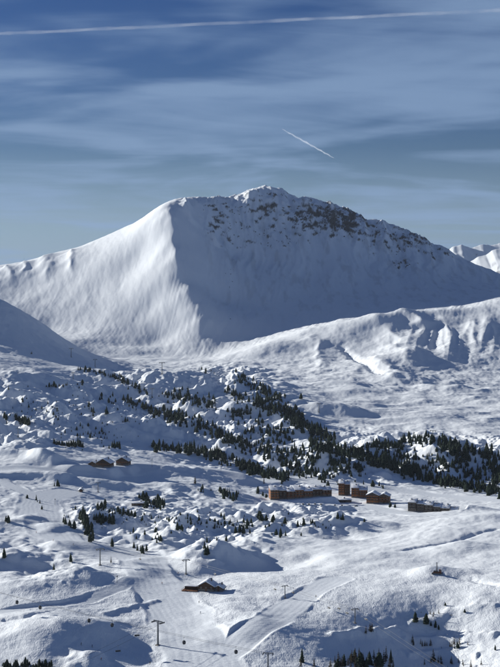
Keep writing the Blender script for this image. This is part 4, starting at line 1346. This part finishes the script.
def hang(kind, p, rz, label, group):
    o = empty(kind, p, rz, label, 'gondola' if kind == 'gondola_cabin' else 'chair', group)
    if kind == 'gondola_cabin':
        link('cabin_body', CAB[0], parent=o); link('window', CAB[1], parent=o); link('hanger', CAB[2], parent=o)
    else:
        for n_, me_ in zip(('seat', 'backrest', 'hanger', 'safety_bar'), CHA):
            link(n_, me_, parent=o)
    return o


# chairlift crossing the front from the knolls to the big sunlit hill
PB = [pylon(100, 565, 17, 25, 'lift pylon beside the lone small tree on the bank by the knolls'),
      pylon(186, 574, 15, 25, 'lift pylon standing directly above the restaurant chalet'),
      pylon(285, 598, 13, 25, 'lift pylon on the lit slope beside the upper end of the diagonal piste'),
      pylon(355, 623, 15, 25, 'lift pylon on the tracked slope above the larch stand'),
      pylon(480, 704, 15, 25, 'lift pylon on the shaded slope below the larch stand')]
ra = rope([a for a, b in PB], 'thin steel chairlift rope over the pistes, downhill line')
rb = rope([b for a, b in PB], 'thin steel chairlift rope over the pistes, uphill line')
for px, ps, lab in [(275, ra, 'chair just short of the pylon by the diagonal piste'), (293, rb, 'chair just past the pylon by the diagonal piste'), (329, ra, 'chair midway between the two pylons of the tracked slope'),
                    (339, rb, 'chair nearing the pylon above the larches, on the uphill rope'), (366, rb, 'chair just past the pylon above the larches'), (347, ra, 'chair nearing the pylon above the larches, on the downhill rope'),
                    (215, ra, 'chair hanging over the hollow beyond the restaurant'), (140, rb, 'chair hanging over the lit bank before the restaurant')]:
    hang('lift_chair', rope_at(ps, px), math.radians(-60), 'empty dark ' + lab, 'chairs of the chairlift')
# second chairlift, one tall pylon beside the main piste
PA = [pylon(60, 690, 22, -40, 'lift pylon at the foot of the tracked hill'),
      pylon(158, 645, 25, -40, 'tall lift pylon with crossarm at the edge of the main groomed piste')]
r1 = rope([a for a, b in PA], 'thin steel rope from the tall pylon by the main piste, near line')
r2 = rope([b for a, b in PA], 'thin steel rope from the tall pylon by the main piste, far line')
for px, ps, lab in [(137, r1, 'empty lift chair beside the tall pylon of the main piste'), (118, r2, 'empty lift chair above the shaded flank of the tracked hill')]:
    hang('lift_chair', rope_at(ps, px), math.radians(20), lab, 'chairs of the short lift')
# gondola line
gp = pylon(268, 674, 22, -8, 'gondola pylon at the edge of the diagonal piste')


def at(px, py, D):
    return Vector(((px - 250) / F * D, D, ZC - (py - HY) / F * D))


gA = rope([at(-95, 566, 965), gp[0]], 'thin gondola rope above the tracked hill, near line', 3.0)
gB = rope([at(-95, 566, 975), gp[1]], 'thin gondola rope above the tracked hill, far line', 3.0)
for px, ps, lab in [(17, gA, 'dark gondola cabin farthest from its pylon, over the grooved snow'), (40, gB, 'dark gondola cabin above the crest of the shaded hollow'), (89, gA, 'dark gondola cabin over the top of the tracked hill'),
                    (112, gB, 'dark gondola cabin over the piste edge beside the tracked hill'), (184, gA, 'dark gondola cabin over the middle of the main groomed piste'),
                    (236, gB, 'dark gondola cabin between the two groomed pistes')]:
    hang('gondola_cabin', rope_at(ps, px), math.radians(15), lab, 'gondola cabins on the rope')
# far lifts
for (px, py, h, lab) in [(71, 357, 9, 'far lift pylon high on the shaded spur'), (95, 367, 8, 'far lift pylon at the foot of the shaded spur'), (73, 379, 7, 'far lift pylon among the knolls below the spur'),
                         (162, 374, 12, 'far lift pylon on the smooth snow below the mountain'), (98, 492, 10, 'lift pylon in front of the twin chalets'), (18, 437, 9, 'far lift pylon on the knoll beside the piste'),
                         (433, 442, 12, 'far lift pylon standing above the trees on the ridge crest'), (319, 412, 9, 'far lift pylon on the valley snow beyond the slanting tree belt'),
                         (234, 384, 8, 'far lift pylon at the upper edge of the wooded hillside'), (152, 397, 9, 'far lift pylon at the top of the slanting tree belt')]:
    pylon(px, py, h, random.uniform(-30, 30), lab, group='far lift pylons')


def marker(px, py, hpx, label):
    g = ground(px, py); h = hpx * g.y / F
    o = empty('marker_pole', g, 0, label, 'pole', 'piste marker poles')
    m = MB(); m.tube((0, 0, -0.5), (0, 0, h), 0.14, 0.12, 6)
    link('pole', m.mesh('pole', DARKM), parent=o)
    m = MB(); m.box(-0.4, 0.4, -0.16, 0.16, h - 0.7, h + 0.2)
    link('head', m.mesh('head', DARKM), parent=o)


for px, py, h, lab in [(152, 467, 8, 'dark pole on the slope beside the twin chalets'), (221, 471, 7, 'dark pole on the road bench below the hillside trees'), (117, 583, 7, 'dark pole by the traverse track above the tracked hill'),
                       (24, 263, 5, 'small dark pole on the skyline of the mountain ridge'), (55, 505, 6, 'dark pole beside the upper piste bend')]:
    marker(px, py, h, lab)

# ------------------------------------------------------------------ tracked machine with mast
def machine():
    g = ground(437.5, 574.0, 0.05)
    o = empty('snow_groomer', g, math.radians(-12), 'dark tracked machine with a tall upright mast on the crest of the sunlit hill', 'machine')
    for y in (-1.5, 1.1):
        m = MB(); m.prism([(-3.0, 0.45), (-2.5, 0), (2.5, 0), (3.0, 0.45), (2.7, 1.05), (-2.7, 1.05)], y, y + 1.0)
        t = link('track', m.mesh('track', DARKM), parent=o)
        for k in range(5):
            w = MB(); x = -2.2 + 1.1 * k
            w.tube((x, y - 0.06, 0.5), (x, y + 1.06, 0.5), 0.36, 0.36, 10)
            link('wheel', w.mesh('wheel', STEEL), parent=t)
    RUST = mat('orange_paint', (0.16, 0.05, 0.02), 0.5, var=0.2)
    m = MB(); m.box(-3.0, 3.0, -1.2, 1.2, 1.0, 1.7)
    link('chassis', m.mesh('chassis', RUST), parent=o)
    m = MB(); m.prism([(1.0, 1.7), (2.9, 1.7), (3.0, 2.5), (2.5, 3.4), (1.1, 3.4)], -1.1, 1.1)
    c = link('cab', m.mesh('cab', RUST), parent=o)
    m = MB(); m.box(1.3, 2.5, -1.14, 1.14, 2.3, 3.2); m.box(2.62, 2.86, -0.9, 0.9, 2.5, 3.1)
    link('window', m.mesh('window', GLASS), parent=c)
    m = MB(); m.box(-2.8, 0.4, -1.0, 1.0, 1.7, 2.4)
    link('winch_box', m.mesh('winch_box', DARKM), parent=o)
    m = MB(); m.tube((-0.4, 0, 1.7), (-0.4, 0, 8.4), 0.42, 0.22, 8)
    for k in range(6):
        z = 2.4 + k
        m.tube((-0.75, 0, z), (-0.05, 0, z + 0.5), 0.08, 0.08, 5)
    ms = link('mast', m.mesh('mast', DARKM), parent=o)
    m = MB(); m.tube((-0.4, -0.3, 8.3), (-0.4, 0.3, 8.3), 0.4, 0.4, 10)
    link('pulley', m.mesh('pulley', STEEL), parent=ms)
    m = MB(); m.prism([(3.5, 0.1), (3.75, 0.15), (3.9, 1.3), (3.55, 1.2)], -2.3, 2.3); m.box(2.9, 3.6, -0.3, 0.3, 0.6, 0.9)
    link('blade', m.mesh('blade', DARKM), parent=o)
    m = MB(); m.box(-4.1, -3.3, -2.2, 2.2, 0.05, 0.7); m.box(-3.4, -2.9, -0.3, 0.3, 0.5, 0.9)
    link('tiller', m.mesh('tiller', DARKM), parent=o)


machine()

# ------------------------------------------------------------------ parked cars
def car_meshes():
    b = MB()
    prof = [(-2.15, 0.35), (2.15, 0.35), (2.2, 0.75), (1.95, 0.92), (1.1, 0.98), (-2.1, 1.02), (-2.2, 0.8)]
    b.prism(prof, -0.88, 0.88)
    c = MB(); c.rings([[(-1.95, -0.82, 0.99), (1.05, -0.82, 0.97), (1.05, 0.82, 0.97), (-1.95, 0.82, 0.99)], [(-1.6, -0.68, 1.5), (0.35, -0.68, 1.52), (0.35, 0.68, 1.52), (-1.6, 0.68, 1.5)]])
    r = MB(); r.box(-1.62, 0.37, -0.7, 0.7, 1.5, 1.58)
    w = MB(); w.tube((0, -0.12, 0), (0, 0.12, 0), 0.34, 0.34, 12)
    lt = MB(); lt.box(-0.04, 0.04, -0.2, 0.2, -0.08, 0.08)
    return b, c, r, w, lt


cb, cc, cr_, cw, cl = car_meshes()
CARM = [mat('paint_black', (0.02, 0.02, 0.024), 0.3, spec=0.5), mat('paint_dark_grey', (0.06, 0.065, 0.07), 0.3, spec=0.5), mat('paint_blue', (0.03, 0.05, 0.11), 0.3, spec=0.5)]
LAMP = mat('lamp_glass', (0.5, 0.5, 0.48), 0.2, spec=0.5)
CARME = [(cb.mesh('car_body', m_),) for m_ in CARM]
CARX = (cc.mesh('car_cabin', GLASS), cr_.mesh('car_roof', SNOW), cw.mesh('car_wheel', DARKM), cl.mesh('car_headlight', LAMP))
for i, (px, py, ci, rz, lab) in enumerate([(303, 504.5, 0, 92, 'black'), (309, 504.5, 1, 88, 'dark grey'), (315, 504.3, 2, 90, 'dark blue'), (321, 504.8, 0, 95, 'black'), (335, 505.6, 1, 85, 'dark grey'),
                                           (342, 505.8, 0, 90, 'black'), (356, 506.5, 2, 20, 'dark blue')]):
    lab = {0: 'black car with snow on its roof parked before the long timber block', 1: 'dark grey car parked between black and dark blue cars', 2: 'dark blue car parked beside the dark grey one',
           3: 'black car parked nearest the low snow-roofed hall', 4: 'dark grey car parked before the low hall', 5: 'black car parked before the low hall beside a grey one', 6: 'dark blue car on the road below the gabled timber block'}[i]
    o = empty('parked_car', ground(px, py), math.radians(rz), lab, 'car', 'cars parked below the timber blocks')
    link('body', CARME[ci][0], parent=o); link('cabin', CARX[0], parent=o); link('roof', CARX[1], parent=o)
    for x in (-1.35, 1.35):
        for y in (-0.8, 0.8):
            w = link('wheel', CARX[2], parent=o); w.location = (x, y, 0.34)
    for y in (-0.6, 0.6):
        w = link('headlight', CARX[3], parent=o); w.location = (2.19, y, 0.68)

# ------------------------------------------------------------------ skiers
def skier_body(name, jacket, lean=0.25, spread=0.22):
    """one continuous figure grown from a skeleton, crouched over the skis"""
    J = {'pel': (0, 0, 0.86), 'che': (0.16, 0, 1.22), 'nec': (0.24, 0, 1.46), 'hed': (0.29, 0, 1.60), 'top': (0.31, 0, 1.74)}
    E = [('pel', 'che'), ('che', 'nec'), ('nec', 'hed'), ('hed', 'top')]
    Rr = {'pel': 0.17, 'che': 0.19, 'nec': 0.075, 'hed': 0.105, 'top': 0.085}
    for s, q in ((-1, 'r'), (1, 'l')):
        J.update({q + 'hip': (0, s * 0.11, 0.82), q + 'kne': (0.16, s * spread * 0.75, 0.47), q + 'ank': (-0.02, s * spread * 0.8, 0.10), q + 'toe': (0.16, s * spread * 0.8, 0.06),
                  q + 'sho': (0.2, s * 0.2, 1.38), q + 'elb': (0.22, s * 0.36, 1.12), q + 'wri': (0.44, s * 0.34, 1.0), q + 'han': (0.52, s * 0.33, 0.98)})
        Rr.update({q + 'hip': 0.115, q + 'kne': 0.085, q + 'ank': 0.075, q + 'toe': 0.06, q + 'sho': 0.09, q + 'elb': 0.065, q + 'wri': 0.05, q + 'han': 0.045})
        E += [('pel', q + 'hip'), (q + 'hip', q + 'kne'), (q + 'kne', q + 'ank'), (q + 'ank', q + 'toe'), ('che', q + 'sho'), (q + 'sho', q + 'elb'), (q + 'elb', q + 'wri'), (q + 'wri', q + 'han')]
    ks = list(J)
    me = bpy.data.meshes.new('skeleton')
    me.from_pydata([J[k] for k in ks], [(ks.index(a), ks.index(b)) for a, b in E], [])
    o = bpy.data.objects.new('skeleton', me)
    COL.objects.link(o)
    o.modifiers.new('skin', 'SKIN')
    sv = me.skin_vertices[0].data
    for i, k in enumerate(ks):
        sv[i].radius = (Rr[k], Rr[k])
        sv[i].use_root = (k == 'pel')
    sd = o.modifiers.new('sub', 'SUBSURF'); sd.levels = 1; sd.render_levels = 1
    dg = bpy.context.evaluated_depsgraph_get()
    out = bpy.data.meshes.new_from_object(o.evaluated_get(dg))
    bpy.data.objects.remove(o)
    out.name = name
    out.materials.clear()
    for m_ in (mat('ski_trousers', (0.03, 0.032, 0.04), 0.8), jacket, mat('helmet', (0.02, 0.02, 0.022), 0.4), mat('skin', (0.5, 0.3, 0.22), 0.6)):
        out.materials.append(m_)
    for p in out.polygons:
        c = p.center
        p.material_index = 0 if c.z < 0.9 else 1
        if c.z > 1.5:
            p.material_index = 3 if (p.normal.x > 0.35 and c.z < 1.68) else 2
        p.use_smooth = True
    return out


JK = {'red': (0.35, 0.03, 0.03), 'blue': (0.03, 0.07, 0.25), 'black': (0.02, 0.02, 0.025), 'orange': (0.45, 0.14, 0.02)}
BODY = {k: skier_body('skier_body', mat('jacket_' + k, v, 0.8)) for k, v in JK.items()}
sk = MB()
sk.add([(-0.8, -0.045, 0.0), (0.85, -0.045, 0.0), (1.0, -0.03, 0.08), (1.0, 0.03, 0.08), (0.85, 0.045, 0.0), (-0.8, 0.045, 0.0),
        (-0.8, -0.045, 0.03), (0.85, -0.045, 0.03), (1.0, -0.03, 0.1), (1.0, 0.03, 0.1), (0.85, 0.045, 0.03), (-0.8, 0.045, 0.03)],
       [(0, 5, 4, 1), (1, 4, 3, 2), (6, 7, 10, 11), (7, 8, 9, 10), (0, 1, 7, 6), (1, 2, 8, 7), (2, 3, 9, 8), (3, 4, 10, 9), (4, 5, 11, 10), (5, 0, 6, 11)])
SKI = sk.mesh('ski', DARKM)
pm = MB(); pm.tube((0.52, 0, 1.0), (-0.15, 0, 0.35), 0.012, 0.01, 5)
POLE = pm.mesh('ski_pole', STEEL)
for px, py, rz, jk, lab in [(178, 574, -60, 'red', 'skier in red jacket beside the pylon above the restaurant'), (199, 603, -70, 'black', 'skier in black jacket on the piste edge below the restaurant'),
                            (200.5, 613.5, -80, 'blue', 'skier in blue jacket below the restaurant on the main piste'), (150, 664, -100, 'black', 'skier in black jacket left behind the tall pylon on the piste'),
                            (36, 533, -20, 'red', 'skier in red jacket on the upper piste bend'), (73, 545, -15, 'blue', 'skier in blue jacket on the upper piste above the bank'),
                            (53, 541, -25, 'orange', 'skier in orange jacket on the upper piste'), (81, 645, -30, 'black', 'skier in black jacket on the shaded flank of the tracked hill'),
                            (92, 647, -40, 'blue', 'skier in blue jacket on the shaded flank of the tracked hill'), (101, 660, -40, 'red', 'skier in red jacket low on the shaded flank'),
                            (162, 584, -75, 'orange', 'skier in orange jacket where the main piste widens'), (316, 597, -130, 'black', 'skier in black jacket at the top of the diagonal piste')]:
    o = empty('person', ground(px, py), math.radians(rz), lab, 'person', 'skiers on the pistes')
    link('body', BODY[jk], parent=o)
    for s in (-1, 1):
        a = link('ski', SKI, parent=o); a.location = (0.05, s * 0.18, 0.0)
        b = link('ski_pole', POLE, parent=o); b.location = (0, s * 0.34, 0)

# ------------------------------------------------------------------ contrails
def contrail(a, b, r, label, wob, fade):
    m = bpy.data.materials.get('contrail_ice')
    if m is None:
        m = bpy.data.materials.new('contrail_ice')
        m.use_nodes = True
        nt = m.node_tree; N, L = nt.nodes, nt.links
        N.clear()
        out = N.new('ShaderNodeOutputMaterial'); mx = N.new('ShaderNodeMixShader'); tr = N.new('ShaderNodeBsdfTransparent')
        df = N.new('ShaderNodeBsdfTranslucent'); df2 = N.new('ShaderNodeBsdfDiffuse'); ad = N.new('ShaderNodeMixShader')
        df.inputs[0].default_value = (0.95, 0.96, 0.98, 1); df2.inputs[0].default_value = (0.95, 0.96, 0.98, 1)
        L.new(df.outputs[0], ad.inputs[1]); L.new(df2.outputs[0], ad.inputs[2])
        geo = N.new('ShaderNodeNewGeometry')
        n = N.new('ShaderNodeTexNoise'); n.inputs['Scale'].default_value = 0.0016; n.inputs['Detail'].default_value = 5
        L.new(geo.outputs['Position'], n.inputs['Vector'])
        mr = N.new('ShaderNodeMapRange'); mr.inputs['From Min'].default_value = 0.3; mr.inputs['From Max'].default_value = 0.7
        mr.inputs['To Min'].default_value = 0.02; mr.inputs['To Max'].default_value = 0.27
        L.new(n.outputs['Fac'], mr.inputs['Value'])
        L.new(mr.outputs[0], mx.inputs[0]); L.new(tr.outputs[0], mx.inputs[1]); L.new(ad.outputs[0], mx.inputs[2])
        L.new(mx.outputs[0], out.inputs[0])
    rings = []
    n = 90
    for i in range(n + 1):
        t = i / n
        p = a.lerp(b, t)
        k = (1 - fade) + fade * math.sin(math.pi * min(max(t, 0.02), 0.98)) ** 0.7
        rr = r * k * (0.75 + 0.5 * random.random())
        off = wob * math.sin(i * 0.5) * r
        rings.append([p + Vector((0.35 * rr * math.cos(q) + 0, rr * math.cos(q), rr * math.sin(q) + off)) for q in [2 * math.pi * j / 8 for j in range(8)]])
    mb = MB(); mb.rings(rings)
    link('contrail', mb.mesh('contrail', m, smooth_=True), label=label, cat='contrail')


contrail(at(-110, 39, 30000), at(610, 5, 27500), 34, 'long thin white contrail running right across the upper sky', 0.15, 0.0)
contrail(at(282, 129, 50000), at(334, 158, 56000), 36, 'short bright curved contrail hanging above the mountain', 0.25, 0.6)

# ------------------------------------------------------------------ rocks on the mountain face
RM = mat('mountain_rock', (0.055, 0.057, 0.062), 0.95, var=0.5, scale=0.2, spec=0.1)
RME = []
for i in range(6):
    r_ = random.Random(i)
    bm = bmesh.new(); bmesh.ops.create_icosphere(bm, subdivisions=1, radius=1.0)
    for v in bm.verts:
        v.co *= r_.uniform(0.6, 1.25); v.co.z *= 0.75
    me = bpy.data.meshes.new('rock'); bm.to_mesh(me); bm.free(); me.materials.append(RM); RME.append(me)
rr = random.Random(9)
for (cx, cy, sx, sy, n, s0, s1) in [(322, 216, 24, 10, 42, 3, 9), (342, 224, 14, 8, 22, 3, 9), (292, 206, 24, 8, 16, 3, 7), (240, 208, 14, 8, 12, 3, 6), (270, 232, 34, 12, 20, 2.5, 6), (228, 226, 10, 10, 8, 3, 6),
                                    (410, 234, 12, 6, 14, 3, 7), (418, 240, 6, 5, 10, 3, 8), (395, 245, 14, 10, 10, 2.5, 6), (408, 265, 3, 3, 4, 4, 8), (385, 228, 12, 5, 10, 3, 6), (227, 272, 12, 14, 6, 2, 4), (231, 319, 1, 1, 1, 4, 5)]:
    for _ in range(n):
        g = ground(cx + rr.gauss(0, sx * 0.5), cy + abs(rr.gauss(0, sy * 0.7)) - sy * 0.3)
        if g.y < 3500 or g.y > 4850:
            continue
        o = link('rock', RME[rr.randrange(6)], parent=mountain)
        s = rr.uniform(s0, s1) * 0.6
        o.location = g + Vector((0, 0, -0.25 * s)); o.scale = (s * rr.uniform(0.8, 1.7), s, s * rr.uniform(0.5, 0.9)); o.rotation_euler = (rr.uniform(-0.4, 0.4), rr.uniform(-0.5, 0.5), rr.uniform(0, 6.28))

# ------------------------------------------------------------------ air
def haze():
    m = MB(); m.box(-14000, 14000, -200, 13500, -160, 800)
    h = bpy.data.materials.new('mountain_air')
    h.use_nodes = True
    nt = h.node_tree; nt.nodes.clear()
    out = nt.nodes.new('ShaderNodeOutputMaterial'); v = nt.nodes.new('ShaderNodeVolumePrincipled')
    v.inputs['Color'].default_value = (0.72, 0.84, 1.0, 1)
    v.inputs['Density'].default_value = 0.000012
    v.inputs['Anisotropy'].default_value = 0.3
    nt.links.new(v.outputs[0], out.inputs['Volume'])
    link('haze', m.mesh('haze', h), kind='stuff')


haze()
